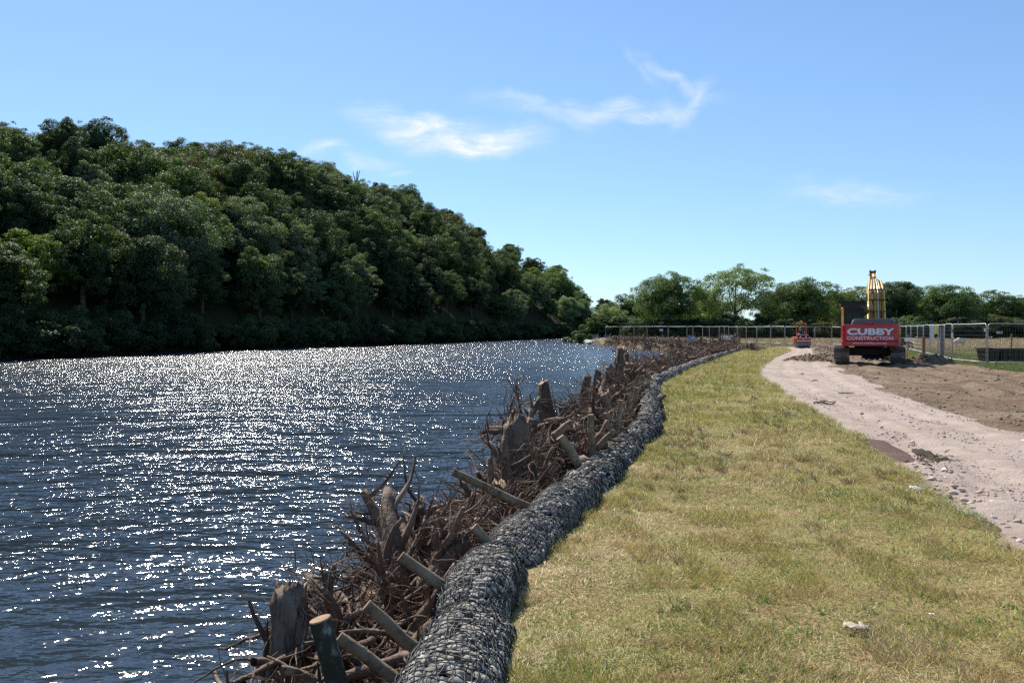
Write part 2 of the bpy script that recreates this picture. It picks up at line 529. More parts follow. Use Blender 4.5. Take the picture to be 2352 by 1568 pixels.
def signed(px, py, line):
    """signed distance (left of the travel direction positive) and arc length of the nearest point"""
    best = np.full(px.shape, 1e9); sg = np.zeros(px.shape); arc = np.zeros(px.shape)
    s0 = 0.0
    for (ax, ay), (bx, by) in zip(line[:-1], line[1:]):
        dx, dy = bx - ax, by - ay
        ln = math.hypot(dx, dy)
        t = np.clip(((px - ax) * dx + (py - ay) * dy) / (ln * ln), 0, 1)
        qx_, qy_ = ax + t * dx, ay + t * dy
        d = np.hypot(px - qx_, py - qy_)
        c = dx * (py - ay) - dy * (px - ax)
        m = d < best
        best = np.where(m, d, best); sg = np.where(m, np.sign(c), sg); arc = np.where(m, s0 + t * ln, arc)
        s0 += ln
    return best * sg, arc


def walk(line, s):
    for (ax, ay), (bx, by) in zip(line[:-1], line[1:]):
        ln = math.hypot(bx - ax, by - ay)
        if s <= ln:
            return (ax + (bx - ax) * s / ln, ay + (by - ay) * s / ln, (bx - ax) / ln, (by - ay) / ln)
        s -= ln
    return (bx, by, (bx - ax) / ln, (by - ay) / ln)


# skyline of the wood (2352 px print) -> height of the ridge under its trees
SKY = np.array([(-900, 262), (0, 272), (120, 288), (230, 290), (350, 352), (420, 322), (500, 316), (600, 362), (660, 346), (730, 382), (820, 412), (930, 430), (1000, 466), (1060, 502), (1120, 520), (1190, 556), (1215, 592), (1260, 598), (1300, 652), (1345, 690), (1400, 700), (1800, 712), (3000, 712)], float)
SKY = SKY * 1024 / 2352


def sky_z(x, y):
    u = CU + FPX * x / y
    v = np.interp(u, SKY[:, 0], SKY[:, 1])
    return EYE + (HOR - v) * y / FPX


WATER_Z = -1.0
RIDGE = 40.0
arc_s, arc_h = [], []
for k in range(0, 60):
    s = k * 12.0
    x, y, tx, ty = walk(BANK_L, s)
    rx_, ry_ = x - ty * RIDGE, y + tx * RIDGE
    h = sky_z(rx_, ry_) - 9.6 if ry_ > 60 else 20.0
    arc_s.append(s); arc_h.append(min(max(float(h), 2.5), 34.0))
arc_h = np.array(arc_h); arc_s = np.array(arc_s)
arc_h = np.convolve(np.pad(arc_h, 1, 'edge'), [.25, .5, .25], 'valid')


def sstep(t):
    t = np.clip(t, 0, 1)
    return t * t * (3 - 2 * t)


def ground_z(px, py):
    px = np.asarray(px, float); py = np.asarray(py, float)
    dr, _ = signed(px, py, BANK_R); dr = -dr
    dl, s = signed(px, py, BANK_L)
    nearw = 1 - sstep((py - 66) / 8)          # under the root wads the slope is a sheet of its own
    zl = -0.10 - 2.4 * (1 - sstep((dr + 0.9 - 2.0 * nearw) / 1.8))
    far = sstep((np.hypot(px, py) - 60) / 80)
    zl = zl + far * 0.07 + np.where(dr > 3, (fbm(px * .05, py * .05, 3, 5) - .5) * .5 * far, 0)
    zl = zl + sstep((py - 150) / 200) * np.where(dr > 20, 1.2, 0)
    H = np.interp(s, arc_s, arc_h)
    hl = -2.5 + 3.6 * sstep((dl + 1) / 4.0) + H * (np.clip((dl - 1) / RIDGE, 0, 1) ** 0.92) + (fbm(px * .06, py * .06, 3, 9) - .5) * 3 * sstep(dl / 12)
    hl = hl - np.clip(dl - RIDGE, 0, 200) * 0.05
    return np.where(dl > -1, np.maximum(hl, -2.5), np.where(dr > -1, zl, -2.5))


def axis(segs):
    out = []
    for a, b, st in segs:
        out += list(np.arange(a, b, st))
    return np.array(out + [segs[-1][1]])


gx = axis([(-1400, -300, 100), (-300, -120, 15), (-120, -6, 3), (-6, 30, 1.0), (30, 90, 3), (90, 300, 15), (300, 1600, 100)])
gy = axis([(-80, -5, 5), (-5, 80, 1.5), (80, 300, 3), (300, 600, 20), (600, 2600, 125)])
XX, YY = np.meshgrid(gx, gy)
ZZ = ground_z(XX, YY)
nxg, nyg = len(gx), len(gy)
V = np.stack([XX.ravel(), YY.ravel(), ZZ.ravel()], 1)
ii = np.arange(nxg * nyg).reshape(nyg, nxg)
F = np.stack([ii[:-1, :-1].ravel(), ii[:-1, 1:].ravel(), ii[1:, 1:].ravel(), ii[1:, :-1].ravel()], 1)
cx_, cy_ = V[F].mean(1)[:, 0], V[F].mean(1)[:, 1]
dlf, _ = signed(cx_, cy_, BANK_L)
drf, _ = signed(cx_, cy_, BANK_R)
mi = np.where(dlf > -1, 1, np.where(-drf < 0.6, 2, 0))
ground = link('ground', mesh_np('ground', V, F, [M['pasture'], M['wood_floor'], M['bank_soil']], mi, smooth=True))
tag(ground, kind='structure')

# ------------------------------------------------------------------ river
wm = MB()
wm.add([(-400, -80, WATER_Z), (900, -80, WATER_Z), (900, 520, WATER_Z), (-400, 520, WATER_Z)], [(0, 1, 2, 3)])
tag(wm.build('river', M['water']), kind='structure')


# ------------------------------------------------------------------ sheets on our bank
def ygrid(a, b, n, g=1.0):
    lo, hi = a + 12.0, b + 12.0
    return np.geomspace(lo, hi, n) - 12.0


def sheet(name, fl, fr, ya, yb, ny, nx, zf, material, skirt=0.12):
    ys = ygrid(ya, yb, ny)
    ts = np.linspace(0, 1, nx)
    L_, R_ = fl(ys), fr(ys)
    X = L_[:, None] * (1 - ts) + R_[:, None] * ts
    Y = np.repeat(ys[:, None], nx, 1)
    Z = zf(X, Y, ts[None, :].repeat(ny, 0))
    Z[:, 0] -= skirt; Z[:, -1] -= skirt; Z[0] -= skirt; Z[-1] -= skirt
    V = np.stack([X.ravel(), Y.ravel(), Z.ravel()], 1)
    ii = np.arange(ny * nx).reshape(ny, nx)
    F = np.stack([ii[:-1, :-1].ravel(), ii[:-1, 1:].ravel(), ii[1:, 1:].ravel(), ii[1:, :-1].ravel()], 1)
    o = link(name, mesh_np(name, V, F, material, smooth=True))
    return tag(o, kind='structure')


def dirt_z(X, Y, t):
    z = 0.004 + (fbm(X * .35, Y * .35, 4, 31) - .5) * 0.22 + (fbm(X * 2.2, Y * 2.2, 3, 37) - .5) * 0.15
    # ruts left by the machine's tracks
    for off in (2.6, 5.0):
        c = smooth_interp(Y, PATH_R) + off + 0.5 * np.sin(Y * .25)
        z -= 0.07 * np.exp(-((X - c) / .28) ** 2)
        z += 0.05 * np.exp(-((X - c - .45) / .18) ** 2) * (0.5 + vnoise(X * 3, Y * 3, 5))
    return z + 0.03


def path_z(X, Y, t):
    z = 0.035 + (fbm(X * .5, Y * .5, 3, 41) - .5) * 0.05 + (fbm(X * 5, Y * 5, 3, 43) - .5) * 0.022
    # wheel tracks pressed in and a rough, unrolled patch at the near end
    for off in (0.34, 0.7):
        z -= 0.03 * np.exp(-((t - off) / .055) ** 2); z += 0.018 * np.exp(-((t - off - .1) / .035) ** 2)
    rough = sstep((14 - Y) / 5) * sstep(t / .25)
    z += rough * (fbm(X * 2.2, Y * 2.2, 4, 47) - .45) * 0.11
    z += rough * 0.03 * np.sin(Y * 9 + X * 5) * sstep((X - 5.2) / .6)
    return z


def turf_z(X, Y, t):
    z = 0.075 + (fbm(X * .6, Y * .6, 3, 51) - .5) * 0.07 + (fbm(X * 4, Y * 4, 2, 53) - .5) * 0.025
    return z * sstep(t / 0.06 + .3)


tr_ragged = lambda y: smooth_interp(y, PATH_L) + 0.10 * (fbm(y * 1.7, y * 0 + 3, 3, 61) - .5) * 2
sheet('bare_earth', lambda y: smooth_interp(y, PATH_R) - 0.5, lambda y: smooth_interp(y, DIRT_R) + 0.5 * (fbm(y * .8, y * 0, 3, 3) - .5), -6, 80, 260, 130, dirt_z, M['dirt'])
sheet('gravel_path', lambda y: smooth_interp(y, PATH_L) - 0.35, lambda y: smooth_interp(y, PATH_R) + 0.5 * (fbm(y * .9, y * 0, 4, 13) - .5), -6, 79, 380, 90, path_z, M['gravel'], skirt=0.05)
sheet('turf_strip', lambda y: edge_x(y) - 0.34, tr_ragged, -6, 75.5, 320, 60, turf_z, M['turf'])
# earth headland behind the turf strip
sheet('earth_track', lambda y: 20.6 + 0 * y, lambda y: 31 + 0 * y, 76.2, 80.5, 12, 60, lambda X, Y, t: 0.01 + (fbm(X * 1.5, Y * 1.5, 3, 71) - .5) * .2, M['dirt'])


# bank slope below the rolls, under the root wads
def bank_strip():
    ys = ygrid(-6, 80, 220)
    offs = np.array([0.25, -0.16, -0.36, -0.95, -1.4, -1.9, -2.6])
    zs = np.array([-0.02, -0.05, -0.52, -0.76, -0.98, -1.25, -1.8])
    e = edge_x(ys) - 0.32
    tx = np.gradient(e, ys); ln = np.hypot(tx, 1)
    nx_, ny_ = 1 / ln, -tx / ln
    X = e[:, None] + nx_[:, None] * offs; Y = ys[:, None] + ny_[:, None] * offs
    Z = zs[None] + (fbm(X * 1.8, Y * 1.8, 3, 81) - .5) * 0.30
    Z[:, :2] = -0.03
    n, k = len(ys), len(offs)
    V = np.stack([X.ravel(), Y.ravel(), Z.ravel()], 1)
    ii = np.arange(n * k).reshape(n, k)
    F = np.stack([ii[:-1, :-1].ravel(), ii[:-1, 1:].ravel(), ii[1:, 1:].ravel(), ii[1:, :-1].ravel()], 1)
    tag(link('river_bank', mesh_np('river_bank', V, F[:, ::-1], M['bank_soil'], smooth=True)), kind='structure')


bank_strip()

# a damp, unswept patch of red soil on the path and stray darker earth
def patch(name, pts, z, material, nz_=0.012):
    """irregular low mound of soil lying on the path: polygon rings shrinking to a crown"""
    n = 40
    c = np.mean(pts, 0)
    P = np.array(pts + [pts[0]])
    seg = np.linspace(0, len(pts), n, endpoint=False)
    ring = np.stack([np.interp(seg, range(len(P)), P[:, 0]), np.interp(seg, range(len(P)), P[:, 1])], 1)
    ring = c + (ring - c) * (1 + 0.16 * (rng.random(n)[:, None] - .5))
    vs, fs = [], []
    lv = [1.0, .93, .8, .6, .35]
    for i, s in enumerate(lv):
        q = c + (ring - c) * s
        zz = z[0] + (z[1] - z[0]) * sstep((1 - s) / .4) + (fbm(q[:, 0] * 6, q[:, 1] * 6, 3, 7) - .5) * nz_ * 2 * (i > 0)
        vs += [(a, b, h) for (a, b), h in zip(q, zz)]
        if i:
            fs += [((i - 1) * n + k, (i - 1) * n + (k + 1) % n, i * n + (k + 1) % n, i * n + k) for k in range(n)]
    fs.append(tuple(range((len(lv) - 1) * n, len(lv) * n)))
    b = MB(); b.add(vs, fs)
    return tag(b.build(name, material, smooth=True), kind='structure')


patch('damp_earth', [tuple(G(x, y)[:2]) for x, y in ((1840, 985), (1950, 1003), (2040, 1012), (2105, 1050), (2150, 1080), (2115, 1093), (2020, 1060), (1930, 1010))], (0.0, 0.062), M['wet_soil'])
patch('damp_earth', [tuple(G(x, y)[:2]) for x, y in ((2080, 1030), (2130, 1042), (2200, 1070), (2170, 1080), (2110, 1062))], (0.0, 0.065), M['bank_soil'], .05)
patch('damp_earth', [tuple(G(x, y)[:2]) for x, y in ((2165, 1170), (2260, 1195), (2330, 1240), (2300, 1262), (2230, 1215))], (0.0, 0.06), M['wet_soil'])

# ================================================================== trees
TINT_LO, TINT_HI = 0.62, 1.35


def rand_dirs(n, rg):
    d = rg.normal(size=(n, 3))
    return d / np.linalg.norm(d, axis=1)[:, None]


def leaf_quads(P, N, size, rg, aspect=0.62):
    n = len(P)
    t = np.cross(N, rand_dirs(n, rg)); t /= np.linalg.norm(t, axis=1)[:, None] + 1e-9
    b = np.cross(N, t)
    s = size[:, None]
    V = np.empty((n, 4, 3))
    V[:, 0] = P - t * s; V[:, 2] = P + t * s
    V[:, 1] = P + b * s * aspect + N * s * .18; V[:, 3] = P - b * s * aspect + N * s * .18
    return V.reshape(-1, 3), np.arange(n * 4).reshape(n, 4)


def make_crown(seed, H, Rr, nl=46, per=190, low=0.28, lobe=(.22, .36), flat=0.46, leaf=(.08, .16), airy=False, narrow=0.0):
    """leaf clumps round a set of boughs; origin at the tree's foot"""
    rg = np.random.default_rng(seed)
    zc = H * (1 + low) / 2
    az = H * (1 - low) / 2
    d = rand_dirs(nl * 3, rg)
    d = d[d[:, 2] > -0.75][:nl]
    rad = rg.uniform(.60 if not airy else .45, 1.0, len(d))
    lump = 1 + 0.20 * np.sin(3 * np.arctan2(d[:, 1], d[:, 0]) + seed) + rg.uniform(-.12, .12, len(d))
    rl = Rr * rg.uniform(lobe[0], lobe[1], len(d))
    C = d * np.array([Rr, Rr, 0]) * (rad * lump)[:, None]
    C[:, 2] = d[:, 2] * (az - rl * .75) * rad
    if narrow:
        C[:, :2] *= (1 - narrow * np.clip(C[:, 2:3] / az, -1, 1))
    C[:, 2] += zc
    P, Nn, S = [], [], []
    for c, r, dd in zip(C, rl, d):
        m = int(per * (r / (Rr * .29)) ** 2)
        e = rand_dirs(m, rg) + dd * 0.45 + np.array([0, 0, .35])
        e /= np.linalg.norm(e, axis=1)[:, None]
        q = c + e * np.array([1, 1, .72]) * (r * rg.uniform(.55, 1.08, m))[:, None]
        P.append(q)
        nn = e + rand_dirs(m, rg) * .75 + np.array([0, 0, .25])
        Nn.append(nn / np.linalg.norm(nn, axis=1)[:, None])
        S.append(rg.uniform(leaf[0], leaf[1], m))
    if not airy:        # oversized inner leaves added to block light and darken the crown's core
        m = 700
        e = rand_dirs(m, rg)
        q = e * np.array([Rr, Rr, az]) * (rg.uniform(.1, .62, m))[:, None]; q[:, 2] += zc
        P.append(q); Nn.append(rand_dirs(m, rg)); S.append(rg.uniform(.5, .8, m))
    P = np.concatenate(P); Nn = np.concatenate(Nn); S = np.concatenate(S)
    V, F = leaf_quads(P, Nn, S, rg)
    k = rg.uniform(TINT_LO, TINT_HI, len(F))[:, None]
    hue = rg.uniform(0, 1, len(F))[:, None]
    T = k * (np.array([1.0, 1.0, 1.0]) * (1 - hue * .35) + np.array([1.25, 1.08, .7]) * hue * .35)
    me = mesh_np('crown', V, F, M['leaf'], tint=T)
    return me, C, rl


def make_trunk(seed, H, Rr, C, rl, r0=0.28, nb=9):
    rg = random.Random(seed)
    b = MB()
    top = Vector((rg.uniform(-.4, .4), rg.uniform(-.4, .4), H * .72))
    pts = [Vector((0, 0, -1.2)), Vector((0, 0, 0.2)), Vector((rg.uniform(-.2, .2), rg.uniform(-.2, .2), H * .3)), top * .75, top]
    b.tube(pts, [r0 * 1.5, r0 * 1.15, r0 * .85, r0 * .5, r0 * .2], 8)
    idx = sorted(range(len(C)), key=lambda i: rg.random())[:nb]
    for i in idx:
        e = Vector(C[i])
        s = pts[2].lerp(pts[3], rg.uniform(0, 1))
        s.z = min(s.z, e.z - .5)
        mid = s.lerp(e, .5) + Vector((0, 0, -.1 * (e - s).length))
        b.tube([s, mid, e], [r0 * .42, r0 * .28, r0 * .1], 6)
    return b.mesh('trunk', M['trunk'], smooth=True)


# name: seed, height, radius, options
KINDS = {
    'dome': dict(seed=3, H=13, Rr=5.6, nl=120, per=430, low=.04, lobe=(.10, .30)),
    'dome2': dict(seed=14, H=13, Rr=5.2, nl=104, per=450, low=.02, lobe=(.11, .33)),
    'oval': dict(seed=25, H=15, Rr=4.6, nl=130, per=380, low=.0, lobe=(.11, .30)),
    'oval2': dict(seed=36, H=14, Rr=4.3, nl=112, per=400, low=.0, narrow=.3, lobe=(.11, .32)),
    'wide': dict(seed=47, H=12, Rr=6.4, nl=140, per=440, low=.04, lobe=(.09, .28)),
    'plume': dict(seed=58, H=14, Rr=4.4, nl=160, per=330, lobe=(.09, .24), low=.0, narrow=.15),
    'plume2': dict(seed=69, H=13, Rr=5.0, nl=170, per=320, lobe=(.08, .24), low=.02),
    'airy': dict(seed=80, H=15.4, Rr=7.2, nl=150, per=420, lobe=(.09, .22), low=.10, airy=True, leaf=(.11, .20)),
    'round': dict(seed=91, H=13, Rr=6.2, nl=140, per=430, low=.04, lobe=(.09, .28)),
    'bush': dict(seed=102, H=5, Rr=3.3, nl=46, per=260, low=-.1, leaf=(.08, .15), lobe=(.14, .34)),
    'bush2': dict(seed=113, H=4, Rr=2.6, nl=36, per=260, low=-.1, leaf=(.08, .14), lobe=(.14, .34)),
}
PROTO = {}
for k, a in KINDS.items():
    me, C, rl = make_crown(**a)
    bushy = k.startswith('bush')
    PROTO[k] = (me, make_trunk(a['seed'], a['H'], a['Rr'], C, rl, .30 if not bushy else .07, 12 if k in ('airy', 'round') else 7), a['H'], a['Rr'])

COLR = {'dark': (0.036, 0.060, 0.028), 'mid': (0.062, 0.096, 0.040), 'pale': (0.115, 0.152, 0.095), 'lime': (0.145, 0.190, 0.042), 'olive': (0.085, 0.092, 0.040)}
COLW = {'dark': 'dark green', 'mid': 'green', 'pale': 'pale grey-green', 'lime': 'bright yellow-green', 'olive': 'brownish olive'}
TREES = []


def tree(kind, x, y, h, w=None, col='mid', name='broadleaf_tree', cat='tree', label=None, group=None, z=None, rg=rnd):
    """one tree: an Empty at its foot > trunk, crown. h = height, w = crown width"""
    cm_, tm, H, Rr = PROTO[kind]
    z = float(ground_z(np.array([x]), np.array([y]))[0]) if z is None else z
    t = thing(name, label, cat, (x, y, z - .15), rg.uniform(0, 6.28), group)
    sz = h / H
    sxy = (w / (2 * Rr)) if w else sz
    cr = link('crown', cm_, t, scale=(sxy * rg.uniform(.93, 1.07), sxy * rg.uniform(.93, 1.07), sz))
    c = COLR[col]
    j = rg.uniform(.85, 1.18); q = rg.uniform(-.06, .06)
    cr.color = (c[0] * (j + q), c[1] * j, c[2] * (j - q), 1)
    link('trunk', tm, t, scale=(sxy, sxy, sz))
    if y > 140 and x > 10 and cat == 'tree':      # open-grown field trees are lighter than the wood
        cr.color = (1.5 * cr.color[0], 1.5 * cr.color[1], 1.5 * cr.color[2]) + (1,)
    TREES.append((t, kind, col))
    return t


# ---- the wooded bank across the river
pts = []
slen = sum(math.dist(a, b) for a, b in zip(BANK_L[:-1], BANK_L[1:]))
tries = 0
while tries < 9000:
    tries += 1
    s = rnd.uniform(70, 520)
    off = rnd.uniform(2.0, 50.0)
    x, y, tx, ty = walk(BANK_L, s)
    px_, py_ = x - ty * off, y + tx * off
    if py_ < 40: continue
    u = CU + FPX * px_ / py_
    if u < -95 or u > 700: continue
    if u > 585 and off > 26: continue
    sp = 6.0 + 1.6 * (py_ > 200) + (1.0 if off > 30 else 0)
    if any((px_ - a) ** 2 + (py_ - b) ** 2 < sp * sp for a, b, *_ in pts): continue
    pts.append((px_, py_, off, u))
tiers = {'waterside': [], 'slope': [], 'skyline': []}
for px_, py_, off, u in pts:
    tiers['waterside' if off < 8 else ('slope' if off < 33 else 'skyline')].append((u, px_, py_, off))
ORD = ['first', 'second', 'third', 'fourth', 'fifth', 'sixth', 'seventh', 'eighth', 'ninth', 'tenth', 'eleventh', 'twelfth', 'thirteenth', 'fourteenth', 'fifteenth', 'sixteenth', 'seventeenth', 'eighteenth', 'nineteenth', 'twentieth']


def ordinal(i):
    if i < 20: return ORD[i]
    tens = ['twenty', 'thirty', 'forty', 'fifty', 'sixty', 'seventy', 'eighty', 'ninety']
    n = i + 1
    t, o = divmod(n, 10)
    if n == 120: return 'hundred and twentieth'
    if t >= 10: return ('two ' if n >= 200 else '') + 'hundred and ' + ordinal((i + 1) % 100 - 1) if n % 100 else 'two hundredth'
    return (tens[t - 2] + ('-' + ORD[o - 1] if o else ('ieth'))).replace('yieth', 'ieth')


WHERE = {'waterside': 'at the far water edge', 'slope': 'on the wooded slope', 'skyline': 'on the wooded skyline'}
for tier, lst in tiers.items():
    lst.sort()
    cnt = {}
    plan = []
    for u, px_, py_, off in lst:
        r = rnd.random()
        if tier == 'waterside':
            kind = rnd.choice(['oval2', 'plume', 'plume2', 'dome2', 'oval']); col = 'dark' if r < .35 else ('mid' if r < .7 else ('pale' if r < .9 else 'lime')); h = rnd.uniform(8, 12.5)
        elif tier == 'slope':
            kind = rnd.choice(['dome', 'dome2', 'oval', 'oval2', 'plume', 'plume2', 'wide']); col = 'dark' if r < .28 else ('mid' if r < .66 else ('pale' if r < .88 else ('lime' if r < .95 else 'olive'))); h = rnd.uniform(10.5, 15)
        else:
            kind = rnd.choice(['dome', 'wide', 'oval', 'plume2', 'dome2']); col = 'dark' if r < .4 else ('mid' if r < .65 else ('pale' if r < .85 else 'olive')); h = rnd.uniform(11, 14.0)
        if py_ > 255: h *= .85
        zt = float(sky_z(px_, py_)) - float(ground_z(np.array([px_]), np.array([py_]))[0])
        h = min(h, max(zt + rnd.uniform(.2, 2.6), 5.0))
        plan.append((kind, px_, py_, h, col))
    for kind, px_, py_, h, col in plan:
        k = cnt.get(col, 0); cnt[col] = k + 1
        tree(kind, px_, py_, h, None if h > 9 else h * .85, col, label=f'{COLW[col]} tree {WHERE[tier]}, {ordinal(k)} from the left', group=f'trees of the wooded bank across the river')

# shrubs hanging over the water
s = 100.0; lst = []
while s < 395:
    x, y, tx, ty = walk(BANK_L, s)
    off = rnd.uniform(-.6, 1.6)
    u = CU + FPX * (x - ty * off) / max(y, 1)
    if y > 50 and -70 < u < 640:
        lst.append((u, x - ty * off, y + tx * off))
    s += rnd.uniform(3.0, 4.8) * (1 + (y > 180) * .4)
lst.sort()
for i, (u, x, y) in enumerate(lst):
    c = rnd.choice(['dark', 'dark', 'dark', 'mid'])  # mostly dark leaf colours, painting in the shade at the wood's foot
    tree(rnd.choice(['bush', 'bush2']), x, y, rnd.uniform(3.0, 6.0), rnd.uniform(5, 7.5), c, 'waterside_shrub', 'shrub', f'{COLW[c]} shrub hanging over the far water edge, {ordinal(i)} from the left', 'shrubs along the far water edge', z=-.9)
# shrubs that stand out by their colour
for (bx, by, bw, bh, c, lb) in ((598, 655, 120, 150, 'lime', 'bright yellow-green rounded tree standing out low in the dark wooded bank'), (70, 770, 90, 80, 'lime', 'bright yellow-green shrub at the water edge by the left end of the wood'), (1245, 765, 60, 45, 'pale', 'pale low shrub at the water edge near the right end of the wood')):
    u_ = bx * 1024 / 2352
    Y_ = np.interp(u_, [0, 200, 435, 544], [76, 107, 168, 249]) + (3 if by > 700 else 8)
    p = at(bx, by, Y_)
    gz = float(ground_z(np.array([p.x]), np.array([Y_]))[0])
    top = at(bx, by - bh / 2, Y_).z
    tree('bush' if by > 700 else 'dome2', p.x, Y_, top - gz, bw * 1024 / 2352 / FPX * Y_, c, label=lb, name='waterside_shrub' if by > 700 else 'broadleaf_tree', cat='shrub' if by > 700 else 'tree')

# ---- trees beyond the field on our bank: (x, top y, width px, Y, kind, colour, label)
FAR = [
    (1535, 620, 150, 160, 'round', 'mid', 'large round-headed green tree at the river end of the field row'),
    (1690, 597, 185, 166, 'airy', 'pale', 'tallest open-crowned tree in the field row with sky showing through'),
    (1845, 634, 165, 162, 'round', 'mid', 'broad round green tree behind the small red roller'),
    (1965, 655, 130, 172, 'dome', 'olive', 'olive green tree left of the excavator cab in the field row'),
    (2055, 638, 120, 165, 'dome2', 'dark', 'dark green tree directly behind the excavator boom'),
    (2165, 645, 150, 168, 'wide', 'mid', 'broad green tree right of the excavator in the field row'),
    (2215, 662, 70, 176, 'plume', 'pale', 'thin pale treetop between two broad trees right of the excavator'),
    (2285, 664, 140, 170, 'dome', 'mid', 'green tree above the near fence panels'),
    (2380, 678, 140, 172, 'dome2', 'dark', 'dark green tree cut by the right edge of the photo'),
    (2480, 668, 150, 172, 'dome', 'mid', 'green tree just past the right edge of the photo'),
    (1400, 692, 75, 178, 'plume2', 'pale', 'pale grey-green tree by the river bend beside the fence end'),
    (1440, 672, 90, 205, 'dome', 'dark', 'dark green tree behind the river bend left of the field row'),
    (1500, 668, 90, 215, 'dome2', 'mid', 'green treetop peeping out left of the round field tree'),
    (1625, 668, 90, 200, 'wide', 'mid', 'green tree filling the gap behind the two largest field trees'),
    (1775, 660, 80, 205, 'dome2', 'dark', 'dark green tree in the gap left of the roller trees'),
    (1905, 668, 80, 210, 'dome', 'mid', 'green tree in the gap between roller and excavator trees'),
    (2110, 665, 80, 205, 'oval', 'dark', 'dark green tree in the gap right of the excavator boom'),
    (2330, 690, 90, 200, 'wide', 'dark', 'low dark green tree in the gap above the right fence'),
]
for x, ty_, w, Y, kind, col, lb in FAR:
    b0 = at(x, 762, Y)
    gz = float(ground_z(np.array([b0.x]), np.array([Y]))[0])
    tree(kind, b0.x, Y, at(x, ty_, Y).z - gz + .3, w * 1024 / 2352 / FPX * Y * 1.06, col, label=lb, group='row of trees beyond the field')
# bushes filling the foot of the row
k = 0
bl = []
for i in range(46):
    x = 1350 + i * 24 + rnd.uniform(-8, 8)
    Y = rnd.uniform(152, 160)
    p = at(x, 760, Y)
    if x < 1440: p = at(x, 760, 168)
    bl.append(p)
for i, p in enumerate(bl):
    c = rnd.choice(['dark', 'dark', 'mid', 'olive', 'pale'])
    tree(rnd.choice(['bush', 'bush2']), p.x, p.y, rnd.uniform(3.0, 5.6), rnd.uniform(5.5, 8), c, 'hedge_bush', 'bush', f'{COLW[c]} bush at the foot of the field trees, {ordinal(i)} from the river', 'bushes under the field trees')

# bare dead snag standing out of the skyline
sg = at(818, 422, 215)
b = MB()
for k in range(9):
    a = rnd.uniform(-.5, .5)
    b.tube([(0, 0, -6), (a * .3, rnd.uniform(-.2, .2), 0.2), (a * 2.2 + .15, rnd.uniform(-.5, .5), rnd.uniform(1.6, 3.6))], [.2, .12, .05], 5)
tag(b.build('dead_branches', M['trunk'], loc=(sg.x, sg.y, sg.z)), 'bare spiky dead branches rising above the wooded skyline', 'dead tree')
# ================================================================== rock rolls along the turf edge
ROLL_W, ROLL_H = 0.225, 0.24
ys_ = np.concatenate([np.arange(1.0, 20, .05), np.arange(20, 66, .2)])
ex_ = edge_x(ys_)
tx_ = np.gradient(ex_, ys_)
ln_ = np.hypot(tx_, 1)
CLX = ex_ - ROLL_W / ln_; CLY = ys_ + ROLL_W * tx_ / ln_
CLS = np.concatenate([[0], np.cumsum(np.hypot(np.diff(CLX), np.diff(CLY)))])


def centre(s):
    s = np.asarray(s, float)
    x = np.interp(s, CLS, CLX); y = np.interp(s, CLS, CLY)
    d = 0.15
    tx = np.interp(s + d, CLS, CLX) - np.interp(s - d, CLS, CLX); ty = np.interp(s + d, CLS, CLY) - np.interp(s - d, CLS, CLY)
    l = np.hypot(tx, ty) + 1e-9
    return x, y, tx / l, ty / l


def s_of_y(y): return float(np.interp(y, CLY, CLS))


# ends of the individual rolls
ends = [s_of_y(2.75), s_of_y(4.55), s_of_y(5.75), s_of_y(6.75), s_of_y(8.2), s_of_y(9.9), s_of_y(11.8), s_of_y(13.9), s_of_y(16.2)]
while ends[-1] < CLS[-1] - 2.2 and np.interp(ends[-1], CLS, CLY) < 61:
    ends.append(ends[-1] + rnd.uniform(1.9, 2.6))


def roll_point(s, th, k, grow=0.0):
    """point and outward normal on roll k; th runs from the turf side (0) over the top to the river side (pi)"""
    s = np.asarray(s, float); th = np.asarray(th, float)
    a, b = ends[k], ends[k + 1]
    q = (s - a) / (b - a)
    bulge = 0.68 + 0.40 * np.clip(np.sin(np.pi * np.clip(q, 0, 1)), 0, 1) ** 0.45
    bulge = bulge * (1 + 0.42 * (fbm(s * 1.7 + k * 3, th * 1.1, 3, 5 + k) - .5)) + 0.05 * np.sin(s * 2.1 + k)
    w = ROLL_W * bulge + grow; h = ROLL_H * bulge * (0.94 + .1 * math.sin(k * 2.3)) + grow
    x, y, tx, ty = centre(s)
    c, sn = np.cos(th), np.sin(th)
    lat = np.sign(c) * np.abs(c) ** 0.85 * w
    z = np.where(sn > 0, np.abs(sn) ** 0.85 * h, sn * .12) + 0.02
    lat = lat - 0.03 * math.sin(k * 1.7)
    P = np.stack([x + ty * lat, y - tx * lat, z], -1)
    N = np.stack([ty * c / ROLL_W, -tx * c / ROLL_W, sn / ROLL_H], -1)
    N /= np.linalg.norm(N, axis=-1)[..., None] + 1e-9
    return P, N


def ico(sub, seed):
    bm = bmesh.new()
    bmesh.ops.create_icosphere(bm, subdivisions=sub, radius=1.0)
    rg = np.random.default_rng(seed)
    v = np.array([q.co[:] for q in bm.verts])
    f = np.array([[q.index for q in fc.verts] for fc in bm.faces])
    bm.free()
    v = v * (1 + rg.uniform(-.2, .16, (len(v), 1)))
    # a few flattened sides make it read as broken stone
    for _ in range(4):
        d = rg.normal(size=3); d /= np.linalg.norm(d)
        h = v @ d
        v = v - np.outer(np.clip(h - .72, 0, None), d) * .85
    return v, f


ICO_HI = [ico(2, i) for i in range(6)]
ICO_LO = [ico(1, 40 + i) for i in range(6)]
STONE_T = [(.31, .285, .24), (.23, .215, .185), (.38, .35, .30), (.50, .465, .40), (.17, .16, .14), (.34, .295, .245)]
STONE_MESH = []
for i, (v, f) in enumerate(ICO_HI):
    STONE_MESH.append(mesh_np('stone', v * np.array([1, .82, .62]), f, M['stone'], tint=np.tile(np.array(STONE_T[i]), (len(f), 1))))


